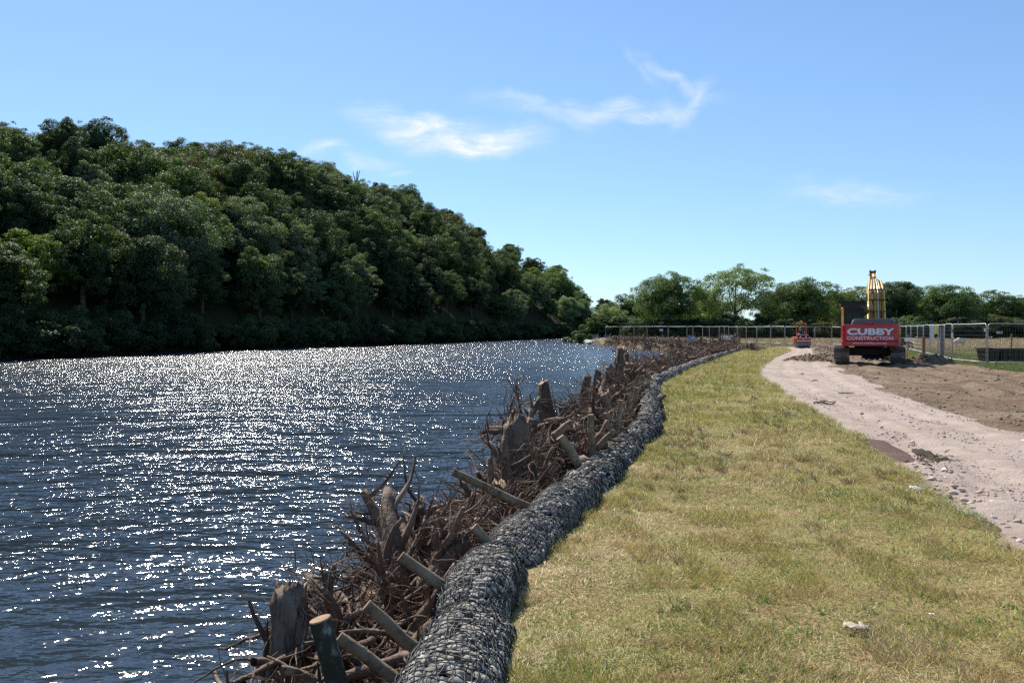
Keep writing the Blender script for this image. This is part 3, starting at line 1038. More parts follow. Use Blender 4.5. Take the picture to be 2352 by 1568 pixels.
def basis(N, rg):
    t = np.cross(N, rand_dirs(len(N), rg)); t /= np.linalg.norm(t, axis=1)[:, None] + 1e-9
    return t, np.cross(N, t)


def scatter(protos, P, T, B, N, S, tints):
    """merge many small shapes into one (V, F, tint)"""
    Vs, Fs, Ts = [], [], []
    o = 0
    rg = np.random.default_rng(3)
    pick = rg.integers(0, len(protos), len(P))
    for i, (v, f) in enumerate(protos):
        m = np.where(pick == i)[0]
        if not len(m): continue
        q = (v[None, :, 0:1] * T[m][:, None] * S[m][:, None, 0:1] + v[None, :, 1:2] * B[m][:, None] * S[m][:, None, 1:2] + v[None, :, 2:3] * N[m][:, None] * S[m][:, None, 2:3] + P[m][:, None])
        Vs.append(q.reshape(-1, 3))
        Fs.append((f[None] + (np.arange(len(m)) * len(v))[:, None, None] + o).reshape(-1, 3))
        Ts.append(np.repeat(tints[m], len(f), 0))
        o += len(m) * len(v)
    return np.concatenate(Vs), np.concatenate(Fs), np.concatenate(Ts)


def strands(lines, r):
    """three-sided strands along polylines -> V, F"""
    Vs, Fs = [], []
    o = 0
    for Lp in lines:
        n = len(Lp)
        t = np.gradient(Lp, axis=0); t /= np.linalg.norm(t, axis=1)[:, None] + 1e-9
        a = np.cross(t, np.array([0.31, 0.2, 0.93])); a /= np.linalg.norm(a, axis=1)[:, None] + 1e-9
        b = np.cross(t, a)
        ring = [Lp + r * (a * math.cos(q) + b * math.sin(q)) for q in (0, 2.094, 4.189)]
        Vs.append(np.stack(ring, 1).reshape(-1, 3))
        i = np.arange(n - 1)[:, None] * 3
        for k in range(3):
            k2 = (k + 1) % 3
            Fs.append(np.concatenate([i + k, i + k2, i + 3 + k2, i + 3 + k], 1) + o)
        o += n * 3
    return np.concatenate(Vs), np.concatenate(Fs)


def rock_roll(k):
    a, b = ends[k], ends[k + 1]
    mid_y = float(np.interp((a + b) / 2, CLS, CLY))
    x, y, _, _ = centre((a + b) / 2)
    where = ['nearest, cut by the bottom edge of the photo', 'second from the camera', 'third from the camera', 'fourth from the camera']
    if k < 10: wh = f'{ordinal(k)} along from the camera'
    elif k == len(ends) - 2: wh = 'the farthest, tapering out on the turf'
    else: wh = f'{ordinal(k)} along from the camera'
    if k == 0: wh = 'nearest to the camera'
    t = thing('rock_roll', f'black netted roll of grey stones, {wh}', 'rock roll', (float(x), float(y), 0), 0, 'rock rolls along the turf edge')
    off = np.array([float(x), float(y), 0])
    rg = np.random.default_rng(200 + k)
    near = mid_y < 9.0
    mid = mid_y < 20
    # lining: black tube added inside so the gaps between stones look shaded
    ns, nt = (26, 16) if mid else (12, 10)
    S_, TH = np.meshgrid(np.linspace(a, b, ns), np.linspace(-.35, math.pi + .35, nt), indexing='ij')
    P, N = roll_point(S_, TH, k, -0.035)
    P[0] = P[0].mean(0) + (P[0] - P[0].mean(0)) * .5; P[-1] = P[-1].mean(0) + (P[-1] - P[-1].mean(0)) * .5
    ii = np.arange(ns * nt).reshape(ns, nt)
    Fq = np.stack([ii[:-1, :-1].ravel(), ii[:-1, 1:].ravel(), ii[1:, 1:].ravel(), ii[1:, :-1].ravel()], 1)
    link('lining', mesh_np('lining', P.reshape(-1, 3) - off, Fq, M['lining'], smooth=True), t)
    # stones
    sz = 0.030 if near else (0.040 if mid else 0.055)
    gap = sz * (1.42 if near else 1.6)
    n_s = int((b - a) / gap); arc = 1.02
    n_t = int(arc / gap)
    si, ti = np.meshgrid((np.arange(n_s) + .5) / n_s, (np.arange(n_t) + .5) / n_t, indexing='ij')
    si = a + (b - a) * np.clip(si + rg.uniform(-.45, .45, si.shape) / n_s, 0.005, .995)
    ti = -.25 + (math.pi + .5) * (ti + rg.uniform(-.4, .4, ti.shape) / n_t)
    P, N = roll_point(si.ravel(), ti.ravel(), k, -0.012)
    T, B = basis(N, rg)
    S = sz * rg.uniform(.72, 1.35, (len(P), 1)) * np.array([1, .8, .62]) * rg.uniform(.85, 1.15, (len(P), 3))
    tn = np.array(STONE_T)[rg.integers(0, 6, len(P))] * rg.uniform(.8, 1.2, (len(P), 1))
    P = P - off
    single = np.zeros(len(P), bool)
    if near:
        # stones facing the camera and big enough to tell apart are objects of their own
        vis = N @ np.array([0, -.45, .9]) + S[:, 0] * 6
        order = np.argsort(-vis)
        single[order[:min(290, len(P) * 3 // 5)]] = True
        for i in np.where(single)[0]:
            m = Matrix(((T[i][0], B[i][0], N[i][0]), (T[i][1], B[i][1], N[i][1]), (T[i][2], B[i][2], N[i][2])))
            o = link('stone', STONE_MESH[int(rg.integers(0, 6))], t, loc=P[i])
            o.rotation_euler = m.to_euler()
            o.scale = S[i] / np.array([1, .82, .62])
    rest = ~single
    V_, F_, T_ = scatter(ICO_HI if near else ICO_LO, P[rest], T[rest], B[rest], N[rest], S[rest], tn[rest])
    tag(link('stone_fill', mesh_np('stone_fill', V_, F_, M['stone'], tint=T_, smooth=False), t), kind='stuff')
    # net
    cell = 0.046 if near else (0.062 if mid else 0.10)
    r = 0.0033 if near else (0.005 if mid else 0.008)
    step = 0.026 if near else (0.05 if mid else 0.1)
    lines = []
    amp = 0.016
    def wob(s, th): return amp * 2 * (fbm(s * 14, th * 5, 2, 77 + k) - .42)
    for s0 in np.arange(a + .01, b, cell):
        th = np.linspace(-.4, math.pi + .4, int(1.5 / step))
        s = s0 + .03 * (fbm(th * 1.3 + s0, th * 0 + s0 * 2, 2, 91) - .5) + .012 * np.sin(th * 9 + s0 * 50)
        Pp, Np = roll_point(s, th, k, 0.012)
        lines.append(Pp + Np * wob(s, th)[:, None] - off)
    nth = int(1.35 / cell)
    for j in range(nth + 1):
        th0 = -.3 + (math.pi + .6) * j / nth
        s = np.linspace(a + .005, b - .005, max(6, int((b - a) / step)))
        th = th0 + .16 * (fbm(s * 1.3, s * 0 + th0 * 3, 2, 93) - .5) + .04 * np.sin(s * 21 + th0 * 9)
        Pp, Np = roll_point(s, th, k, 0.012)
        lines.append(Pp + Np * wob(s, th)[:, None] - off)
    V_, F_ = strands(lines, r)
    link('net', mesh_np('net', V_, F_, M['net'], smooth=True), t)
    # gathered, tied mouth of the net
    g, _ = roll_point(np.array([b - .01]), np.array([2.1]), k, 0.0)
    mb = MB()
    g = Vector(g[0] - off)
    for q in range(5 if mid else 2):
        d = Vector((rg.uniform(-.1, .02), rg.uniform(-.05, .1), rg.uniform(-.02, .05)))
        mb.tube([g - d * .3, g + d * .6 + Vector((0, 0, .02)), g + d * 1.4], [.006, .007, .003], 5)
    mb.build('tie_cord', M['net'], t)


for k in range(len(ends) - 1):
    rock_roll(k)

# ================================================================== root wads
def wander(p, d, length, n, rg, curl=.35, drop=0.0):
    pts = [Vector(p)]
    d = Vector(d).normalized()
    for i in range(n):
        d = (d + Vector((rg.gauss(0, curl), rg.gauss(0, curl), rg.gauss(0, curl) - drop)) * (1.6 / n)).normalized()
        pts.append(pts[-1] + d * (length / n))
    return pts


def ragged_stump(b, pts, radii, rg, n=14, burst=.3, mi_side=0, mi_top=1):
    """stem with fluted, torn sides and a splintered, hollow top"""
    ctrl = [Vector(p) for p in pts]
    k = 14 if n > 8 else 6
    P_, R_ = [], []
    for i in range(k):
        f = i / (k - 1) * (len(ctrl) - 1)
        j = min(int(f), len(ctrl) - 2)
        P_.append(ctrl[j].lerp(ctrl[j + 1], f - j)); R_.append(radii[j] * (1 - f + j) + radii[j + 1] * (f - j))
    base = len(b.v)
    ph = [rg.uniform(0, 6.28) for _ in range(4)]
    na = None
    vs, fs = [], []
    split = rg.uniform(0, 6.28)
    for i, p in enumerate(P_):
        t = (P_[min(i + 1, k - 1)] - P_[max(i - 1, 0)]).normalized()
        if na is None: na, nb = frame_of(t)
        else:
            na = (na - t * na.dot(t)).normalized(); nb = t.cross(na)
        flare = 1 + .5 * max(0, 1 - i / (k * .28))
        for j in range(n):
            a = 2 * math.pi * j / n
            r = R_[i] * (1 + flare * (.10 * math.sin(3 * a + ph[0]) + .07 * math.sin(5 * a + ph[1] + i * .25)) + rg.uniform(-.13, .13))
            q = p + na * math.cos(a) * r + nb * math.sin(a) * r
            if i == k - 1: q += t * (rg.uniform(-burst, burst) + burst * 1.1 * math.cos(a - split)) * radii[-1] * 2.0
            vs.append(q)
    for i in range(k - 1):
        for j in range(n):
            j2 = (j + 1) % n
            fs.append((i * n + j, i * n + j2, (i + 1) * n + j2, (i + 1) * n + j))
    b.add(vs, fs, mi_side)
    t = (P_[-1] - P_[-2]).normalized()
    c = P_[-1] - t * R_[-1] * (.5 + burst)
    o = len(b.v)
    b.v.append(tuple(c))
    for j in range(n):
        b.f.append((base + (k - 1) * n + j, base + (k - 1) * n + (j + 1) % n, o)); b.m.append(mi_top)
    b.f.append(tuple(base + j for j in range(n))[::-1]); b.m.append(mi_side)
    # splinters left standing on the break
    for q in range(5 if n > 8 else 2):
        a = rg.uniform(0, 6.28)
        e = P_[-1] + na * math.cos(a) * R_[-1] * .8 + nb * math.sin(a) * R_[-1] * .8
        b.tube([e - t * R_[-1] * .6, e + t * R_[-1] * rg.uniform(.3, 1.2) * (.5 + burst)], [R_[-1] * .22, R_[-1] * .04], 4, mi_top)


def make_wad(seed, upright=0.8, length=1.1, r0=.15, n_main=10, n_child=4, n_hair=90, spread=.75, detail=1.0, pale=False):
    """meshes of one root wad: local origin at the root plate, stem along +Z; roots fan out of the origin"""
    rg = random.Random(seed)
    out = {'stump': None, 'roots': [], 'tangle': None}
    b = MB()
    bend = Vector((rg.uniform(-.12, .12), rg.uniform(-.12, .12), 0)) * length
    n = 14 if detail >= 1 else 8
    ragged_stump(b, [(0, 0, -.12), (0, 0, .06), Vector((0, 0, length * .35)) + bend * .3, Vector((0, 0, length * .7)) + bend * .8, Vector((0, 0, length)) + bend],
                 [r0 * 1.7, r0 * 1.45, r0 * 1.05, r0 * .95, r0 * .9], rg, n, .22 if pale else .12)
    out['stump'] = b.mesh('stump', [M['bark'], M['pale_wood'] if pale else (M['cut_wood'] if detail > .6 else M['root'])], smooth=True)
    tng = MB()
    tips = []
    for i in range(n_main):
        a = 2 * math.pi * (i + rg.uniform(-.3, .3)) / n_main
        d = Vector((math.cos(a), math.sin(a), rg.uniform(-.75, .25)))
        ln = spread * rg.uniform(.6, 1.25)
        seg = 10 if detail >= 1 else 6
        pts = wander(Vector((math.cos(a), math.sin(a), 0)) * r0 * .8 + Vector((0, 0, rg.uniform(-.06, .1))), d, ln, seg, rg, .75)
        rr = (r0 + .03) * rg.choice((.18, .25, .32, .42, .55)) * rg.uniform(.85, 1.15)
        rad = [rr * (1 - .62 * q / seg) for q in range(seg + 1)]
        rb = MB(); rb.tube(pts, rad, 8 if detail >= 1 else 5, jit=.2, rng=rg)
        out['roots'].append(rb)
        for c in range(n_child):
            q = rg.randint(2, seg - 1)
            dd = (pts[q] - pts[q - 1]).normalized() + Vector((rg.gauss(0, .7), rg.gauss(0, .7), rg.gauss(0, .6) - .1))
            cp = wander(pts[q], dd, ln * rg.uniform(.3, .7), 6 if detail >= 1 else 4, rg, .6)
            cr = rad[q] * rg.uniform(.35, .65)
            tng.tube(cp, [cr * (1 - .7 * z / (len(cp) - 1)) for z in range(len(cp))], 5 if detail >= 1 else 4, cap=False)
            tips.append((cp, cr))
        tips.append((pts, rad[-1]))
    for h in range(n_hair):
        pts, cr = rg.choice(tips)
        q = rg.randint(1, len(pts) - 1)
        hp = wander(pts[q], (rg.gauss(0, 1), rg.gauss(0, 1), rg.gauss(-.25, .8)), rg.uniform(.12, .55) * spread, 7 if detail >= 1 else 4, rg, 1.0, .12)
        hr = rg.uniform(.002, .0048) * (1 if detail >= 1 else 2.0)
        tng.tube(hp, [hr * (1 - .6 * z / (len(hp) - 1)) for z in range(len(hp))], 3, cap=False)
    # bark strips and runners clinging to the stem
    for h in range(16 if detail >= .9 else 0):
        a = rg.uniform(0, 6.28); z0 = rg.uniform(.0, length * .5); zl = rg.uniform(.2, .6) * length
        sp = []
        for q in range(6):
            a += rg.gauss(0, .14); zz = z0 + zl * q / 5
            sp.append(Vector((math.cos(a) * r0 * 1.12, math.sin(a) * r0 * 1.12, zz)) + bend * (zz / length))
        tng.tube(sp, [r0 * .10, r0 * .13, r0 * .12, r0 * .1, r0 * .07, r0 * .03], 5, cap=False)
    out['tangle'] = tng.mesh('root_tangle', M['root_fine'], smooth=True)
    out['root_meshes'] = [rb.mesh('root', M['root'], smooth=True) for rb in out['roots']]
    return out


WAD_HI = [make_wad(300 + i, length=L_, r0=r_, n_main=nm, n_hair=nh, spread=sp_, pale=pl) for i, (L_, r_, nm, nh, sp_, pl) in enumerate((
    (.8, .12, 17, 520, .62, False), (.6, .10, 17, 480, .58, True), (.7, .13, 18, 520, .72, False), (.5, .10, 17, 480, .58, True), (.85, .10, 14, 420, .5, False), (.7, .10, 16, 450, .55, True)))]
WAD_MID = [make_wad(340 + i, length=L_, r0=r_, n_main=11, n_child=4, n_hair=150, spread=sp_, detail=.9, pale=pl) for i, (L_, r_, sp_, pl) in enumerate((
    (1.3, .095, .62, False), (1.0, .085, .6, True), (1.45, .085, .5, False), (.85, .10, .7, False), (1.15, .075, .55, True), (.7, .09, .65, False)))]
WAD_LO = [make_wad(380 + i, length=L_, r0=r_, n_main=12, n_child=5, n_hair=110, spread=sp_, detail=.5) for i, (L_, r_, sp_) in enumerate((
    (.55, .11, .8), (.75, .10, .7), (.4, .12, .9), (.5, .09, .75)))]
for w in WAD_LO:      # far wads: the main roots are too small to tell apart
    m_ = MB()
    for rb in w['roots']:
        m_.add(rb.v, rb.f)
    w['joined'] = m_.mesh('root', M['root'], smooth=True)


def wad(proto, loc, axis_dir, twist, scale, label, group='root wads packed along the bank'):
    t = thing('root_wad', label, 'tree stump', loc, 0, group)
    q = Vector(axis_dir).normalized().to_track_quat('Z', 'Y')
    t.rotation_mode = 'QUATERNION'
    t.rotation_quaternion = q @ Matrix.Rotation(twist, 3, 'Z').to_quaternion()
    t.scale = (scale, scale, scale)
    link('stump', proto['stump'], t)
    if 'joined' in proto:
        link('root', proto['joined'], t)
    else:
        for me in proto['root_meshes']:
            link('root', me, t)
    tag(link('root_tangle', proto['tangle'], t), kind='stuff')
    return t


def bank_pt(y, off, z):
    """point on the bank slope: off metres towards the river from the roll's centre line"""
    x, yy, tx, ty = centre(s_of_y(y))
    return Vector((float(x - ty * off), float(yy + tx * off), z))


# near wads, one by one: (Y along the bank, offset, z, stem direction, proto, scale, label)
NEAR = [
    (4.85, 1.22, -0.98, (-.10, .35, .9), 4, 1.0, 'broken upright stump with torn bark at the near left corner of the root pile'),
    (5.05, 0.60, -0.62, (.45, .2, -.6), 0, .9, 'dark root wad with a mat of fine roots behind the lichen-covered post'),
    (4.45, 0.62, -0.68, (.5, -.4, -.6), 2, .8, 'wet root wad below the lichen-covered post at the bottom edge'),
    (5.75, 0.85, -0.52, (.6, .1, -.45), 2, 1.05, 'wide red-brown root wad with long arching roots over the water'),
    (6.35, 0.95, -0.55, (.5, .5, .45), 1, 1.0, 'root wad with a split pale stem between the second and third stakes'),
    (6.9, 0.70, -0.48, (.6, -.2, -.5), 3, 1.05, 'tangled root wad touching the stones under the third stake'),
    (7.5, 1.05, -0.45, (-.75, .05, .45), 1, .8, 'pale splintered trunk end jutting over the river'),
    (7.7, 0.75, -0.30, (.05, .1, 1.0), 3, .75, 'squat pale stump with a splintered flat top'),
    (8.1, 0.60, -0.32, (.7, .3, -.3), 0, .95, 'root wad lying along the stones below the long thin pole'),
    (8.8, 0.90, -0.35, (.1, .1, .9), 5, 1.15, 'root wad with an upright peeled stem beside the long thin pole'),
    (9.4, 1.05, -0.25, (.6, .3, -.3), 0, 1.2, 'bushy root wad bristling over the water above the long pole'),
    (9.9, 0.65, -0.10, (.6, .2, .5), 3, 1.15, 'root wad with snapped stubby branches in front of the leaning log'),
]
for y, off, z, ax, pi_, sc_, lb in NEAR:
    wad(WAD_HI[pi_], bank_pt(y, off, z + .07), ax, rnd.uniform(0, 6.28), sc_ * 1.18, lb)

# more wads wedged in between them
for i, y in enumerate((4.75, 5.3, 6.05, 6.65, 7.25, 8.0, 8.5, 9.1, 9.7, 10.3)):
    wad(WAD_HI[i % 6], bank_pt(y, (.45, 1.05, .7, 1.15)[i % 4], -.5 + .03 * i), (rnd.uniform(.5, .9), rnd.uniform(-.4, .4), rnd.choice((-.7, -.4, -.2))), rnd.uniform(0, 6.28), rnd.uniform(.85, 1.15), f'matted brown root wad wedged low in the near pile, {ordinal(i)} from the camera')

# mid distance: taller wads, many stood on end
y = 10.6; i = 0
while y < 33:
    for row in range(2 if y < 20 else 3):
        off = (0.62, 1.15, 0.9)[row] + rnd.uniform(-.15, .2)
        up = rnd.random() < .62
        ax = (rnd.uniform(-.25, .2), rnd.uniform(-.2, .2), 1) if up else (rnd.uniform(.3, .9), rnd.uniform(-.4, .5), rnd.uniform(.0, .5))
        z = (-.40 if row != 1 else -.55) + rnd.uniform(-.05, .22) + (0 if not up else .0)
        sc_ = rnd.uniform(.72, 1.08)
        P_ = WAD_MID if y < 26 else (WAD_MID + WAD_LO)
        if up and rnd.random() < .35:      # stood upside down, roots in the air
            ax = (ax[0], ax[1], -1); z = rnd.uniform(.25, .62)
        w_ = 'standing' if up else 'lying'
        wad(P_[rnd.randrange(len(P_))], bank_pt(y + rnd.uniform(-.3, .3), off, z), ax, rnd.uniform(0, 6.28), sc_, f'{w_} root wad in the middle of the pile, {ordinal(i)} beyond the leaning log')
        i += 1
    y += rnd.uniform(.85, 1.25) * (1 + .3 * (y > 20))
# individual tall stumps that stand clear of the pile: (x, top y, Y, radius, lean, label)
for x, ty_, Y, r_, lean, lb in ((1245, 893, 12.6, .085, -.12, 'tall forked stump with a shaggy root crown above the water'), (1290, 930, 12.0, .10, -.3, 'thick torn stump leaning left behind the forked one'),
                               (1432, 797, 27.5, .17, -.06, 'tallest bare trunk standing out of the root pile'), (1520, 812, 36, .15, .02, 'tall dark trunk standing beyond the tallest one'),
                               (1405, 838, 22, .11, -.05, 'dark jagged stump left of the tallest trunk'), (1440, 835, 23.0, .10, .06, 'thin leaning stump with a hooked top'), (1375, 850, 19.5, .12, .0, 'shaggy double-topped stump over the water'), (1350, 865, 17.2, .12, .08, 'broad stump with a bleached broken face')):
    top = at(x, ty_, Y)
    b = MB(); rg = random.Random(int(x))
    L_ = top.z + .7
    base = Vector((top.x - lean * L_, Y, -.7))
    d = top - base
    ragged_stump(b, [base - base, d * .3 + Vector((rg.uniform(-.05, .05), 0, 0)), d * .65 + Vector((rg.uniform(-.06, .06), 0, 0)), d], [r_ * 1.0, r_ * .82, r_ * .78, r_ * .66], rg, 12, .28)
    t = thing('tall_stump', lb, 'tree stump', base)
    b.build('stump', [M['bark'], M['pale_wood']], t, smooth=True)
    hb = MB()
    for q in range(26):
        a = rg.uniform(0, 6.28); f0 = rg.uniform(.0, .5); fl_ = rg.uniform(.25, .5)
        sp = []
        for w_ in range(6):
            a += rg.gauss(0, .16)
            sp.append(d * min(f0 + fl_ * w_ / 5, 1.0) + Vector((math.cos(a), math.sin(a), 0)) * r_ * rg.uniform(.78, .98))
        hb.tube(sp, [r_ * .12, r_ * .15, r_ * .13, r_ * .11, r_ * .08, r_ * .03], 5, cap=False)
    for q in range(70):
        p = d * rg.uniform(.25, 1.0) + Vector((rg.gauss(0, r_ * .6), rg.gauss(0, r_ * .6), 0))
        hp = wander(p, (rg.gauss(0, 1), rg.gauss(0, 1), rg.gauss(-.1, .6)), rg.uniform(.12, .4), 5, rg, .8, .1)
        hb.tube(hp, [.006, .0055, .005, .004, .003, .002], 3, cap=False)
    tag(hb.build('root_tangle', M['root_fine'], t, smooth=True), kind='stuff')
# far end of the pile and the line of wads round the bay
i = 0
y = 33.5
while y < 64:
    for row in range(4):
        off = (0.7, 1.25, 1.8, .45)[row] + rnd.uniform(-.2, .2)
        up = rnd.random() < .5
        ax = (rnd.uniform(-.3, .3), rnd.uniform(-.3, .3), rnd.choice((1, 1, -1))) if up else (rnd.uniform(.2, .9), rnd.uniform(-.5, .5), rnd.uniform(.1, .5))
        z = (rnd.uniform(.0, .4) if ax[2] < 0 else rnd.uniform(-.6, -.15))
        wad(WAD_LO[rnd.randrange(4)], bank_pt(y + rnd.uniform(-.4, .4), off, z), ax, rnd.uniform(0, 6.28), rnd.uniform(.75, 1.2), f'dark root wad toward the far end of the rolls, {ordinal(i)} beyond the tall trunks', 'root wads toward the far end of the rolls')
        i += 1
    y += rnd.uniform(1.0, 1.5)
BAY = [(16.6, 63), (17.9, 70), (19.2, 80), (19.2, 92), (18.2, 108), (16.9, 128), (16.3, 138)]
blen = sum(math.dist(a, b) for a, b in zip(BAY[:-1], BAY[1:]))
s = 0.0; i = 0
while s < blen:
    x, y, tx, ty = walk(BAY, s)
    for off in (-.3, .6, 1.4):
        o_ = off + rnd.uniform(-.5, .5)
        up = rnd.random() < .4
        ax = (rnd.uniform(-.4, .4), rnd.uniform(-.3, .3), 1) if up else (rnd.uniform(-.2, .9), rnd.uniform(-.6, .3), rnd.uniform(.0, .6))
        wad(WAD_LO[rnd.randrange(4)], (x + ty * o_, y - tx * o_, rnd.uniform(-.75, -.2) + max(off, 0) * .28), ax, rnd.uniform(0, 6.28), rnd.uniform(1.05, 1.6), f'dark root wad lining the far bay, {ordinal(i)} along from the rolls', 'root wads lining the far bay')
        i += 1
    s += rnd.uniform(1.5, 2.1)

# ================================================================== stakes
# base (x, y), tip (x, y), width px on the 2352 print, label
STAKES = [
    ((915, 1562), (778, 1462), 30, 0, 'peeled leaning stake at the bottom edge right of the lichen-covered post'),
    ((790, 1610), (735, 1420), 52, 1, 'dark lichen-covered post at the bottom edge of the root pile'),
    ((948, 1480), (842, 1388), 30, 0, 'leaning stake with a round sawn end, second from the bottom edge'),
    ((1045, 1368), (920, 1276), 27, 0, 'leaning stake over the wide red-brown root wad'),
    ((1150, 1272), (1088, 1208), 22, 0, 'short leaning stake above the third roll, pointing at the splintered trunk'),
    ((1215, 1163), (1040, 1082), 19, 0, 'long thin pole reaching far out over the river'),
    ((1347, 1088), (1286, 1003), 22, 0, 'leaning log beside the first upright stake'),
    ((1362, 1066), (1357, 951), 15, 0, 'first upright stake with a flat sawn top'),
    ((1410, 1018), (1393, 947), 15, 0, 'upright stake just right of the first upright one'),
    ((1414, 1010), (1426, 918), 13, 0, 'forked pale stake leaning right among the upright ones'),
    ((1418, 990), (1386, 905), 17, 0, 'thick stake leaning left behind the forked one'),
    ((1417, 960), (1415, 911), 15, 0, 'short upright stake with a pale round top'),
    ((1438, 972), (1446, 908), 12, 0, 'slim upright stake standing against the stones'),
    ((1458, 930), (1462, 889), 14, 0, 'stout stake beside the slim one at the bend of the rolls'),
    ((1474, 905), (1476, 861), 11, 0, 'upright stake just beyond the bend of the rolls'),
    ((1500, 880), (1478, 850), 9, 0, 'leaning stake with a pale end beyond the bend'),
    ((1522, 862), (1500, 828), 9, 0, 'leaning thin stake near the tall dark trunk'),
    ((1552, 846), (1530, 815), 8, 0, 'slanting stake midway to the far end of the rolls'),
    ((1578, 838), (1557, 808), 7, 0, 'slanting stake farther along the rolls'),
    ((1660, 812), (1658, 790), 7, 0, 'small upright stake near the far end of the rolls'),
    ((1673, 810), (1672, 787), 8, 0, 'last small upright stake at the far end of the rolls'),
    ((1645, 815), (1643, 796), 6, 0, 'short stub of a stake near the far end of the rolls'),
]
for (bx, by), (tx2, ty2), wpx, kind, lb in STAKES:
    p0 = G(bx, by, 0.14 if by < 1500 else 0.0)
    Y = p0.y
    a = at(bx, by, Y); b_ = at(tx2, ty2, Y - 0.0)
    r_ = wpx / 2 * 1024 / 2352 / FPX * Y
    d = b_ - a
    a2 = a - d.normalized() * .45
    rg = random.Random(bx)
    n = 6
    pts = [a2.lerp(b_, q / n) + Vector((rg.uniform(-.25, .25), rg.uniform(-.25, .25), rg.uniform(-.25, .25))) * r_ * (0 < q < n) for q in range(n + 1)]
    t = thing('stake', lb, 'stake', a2, 0, 'wooden stakes pinning the bank')
    mb = MB()
    mb.tube([p - a2 for p in pts], [r_ * (1.06 - .1 * q / n) for q in range(n + 1)], 12, jit=.05, rng=rg, cap=False)
    for q in range(3):          # knots and branch stubs
        p = pts[rg.randint(1, n - 1)] - a2
        e = Vector((rg.gauss(0, 1), rg.gauss(0, 1), rg.gauss(0, 1))).normalized()
        mb.tube([p + e * r_ * .6, p + e * r_ * 1.25], [r_ * .35, r_ * .22], 6)
    mb.build('shaft', M['lichen_bark'] if kind else M['stake_bark'], t, smooth=True)
    eb = MB()
    dn = d.normalized()
    eb.tube([b_ - a2 - dn * r_ * .1, b_ - a2 + dn * r_ * .04, b_ - a2 + dn * r_ * .06], [r_ * 1.0, r_ * .97, r_ * .9], 12)
    eb.build('sawn_end', M['cut_wood'], t)

# ------------------------------------------------------------------ loose torn roots matted between the wads
def loose_roots(name, y0, y1, n, zr, rr, lr, seg, sides, seed, offr=(.35, 1.75)):
    rg = random.Random(seed)
    b = MB()
    for i in range(n):
        y = y0 + (y1 - y0) * rg.random() ** (1.25 if y0 < 10 else 1)
        off = rg.uniform(*offr)
        z = -.98 + (zr - (-.98)) * rg.random() ** .8 * (1 - .35 * max(0, off - .9))
        p = bank_pt(y, off, z)
        th = rg.uniform(0, 6.28)
        d = Vector((math.cos(th), math.sin(th), rg.gauss(.0, .35)))
        L_ = rg.uniform(*lr)
        pts = wander(p, d, L_, seg, rg, .95, .18)
        r0 = rr[0] + (rr[1] - rr[0]) * rg.random() ** 3
        b.tube(pts, [r0 * (1 - .62 * q / seg) for q in range(seg + 1)], sides, cap=False, jit=.22 if sides > 5 else 0, rng=rg)
    o = tag(b.build(name, M['root'], smooth=True), 'loose torn brown roots matted between the stumps ' + (('nearest the camera' if seed == 1 else 'at the bottom of the photo, the thicker ones') if y0 < 10 else 'in the middle distance' if y0 < 30 else 'toward the far end of the rolls'), 'roots', kind='stuff')
    return o


loose_roots('loose_roots', 4.3, 11, 800, -.02, (.003, .012), (.2, .7), 9, 4, 1, (.12, 1.5))
loose_roots('loose_roots', 4.2, 11, 420, -.06, (.013, .048), (.35, .9), 10, 8, 4, (.2, 1.4))
loose_roots('loose_roots', 11, 33, 1900, .32, (.005, .03), (.3, .9), 7, 5, 2, (.25, 1.9))
loose_roots('loose_roots', 33, 64, 1800, .22, (.008, .034), (.4, 1.1), 5, 3, 3, (.3, 2.0))

# ------------------------------------------------------------------ snapped lengths of branch and trunk thrown into the pile
CHUNKS = []
for i in range(6):
    rg = random.Random(900 + i)
    b = MB()
    L_ = rg.uniform(.3, .75); r_ = rg.uniform(.035, .075)
    pts = wander((0, 0, 0), (rg.gauss(0, .2), rg.gauss(0, .2), 1), L_, 5, rg, .25)
    ragged_stump(b, pts, [r_ * 1.1] + [r_] * (len(pts) - 2) + [r_ * .85], rg, 10, .5)
    CHUNKS.append(b.mesh('broken_branch', [M['root'] if i % 2 else M['bark'], M['pale_wood']], smooth=True))
for i in range(44):
    y = 5.1 + (26 - 5.1) * (i / 44) ** 1.3
    p = bank_pt(y + rnd.uniform(-.2, .2), rnd.uniform(.3, 1.1), rnd.uniform(-.55, -.25) + (.3 if y > 11 else 0))
    o = link('broken_branch', CHUNKS[i % 6], None, loc=p)
    th = rnd.uniform(0, 6.28)
    o.rotation_mode = 'QUATERNION'
    o.rotation_quaternion = Vector((math.cos(th), math.sin(th), rnd.uniform(-.15, .3))).to_track_quat('Z', 'Y')
    tag(o, f'snapped branch with torn ends in the root pile, {ordinal(i)} from the camera', 'branch', 'snapped branches thrown into the root pile')
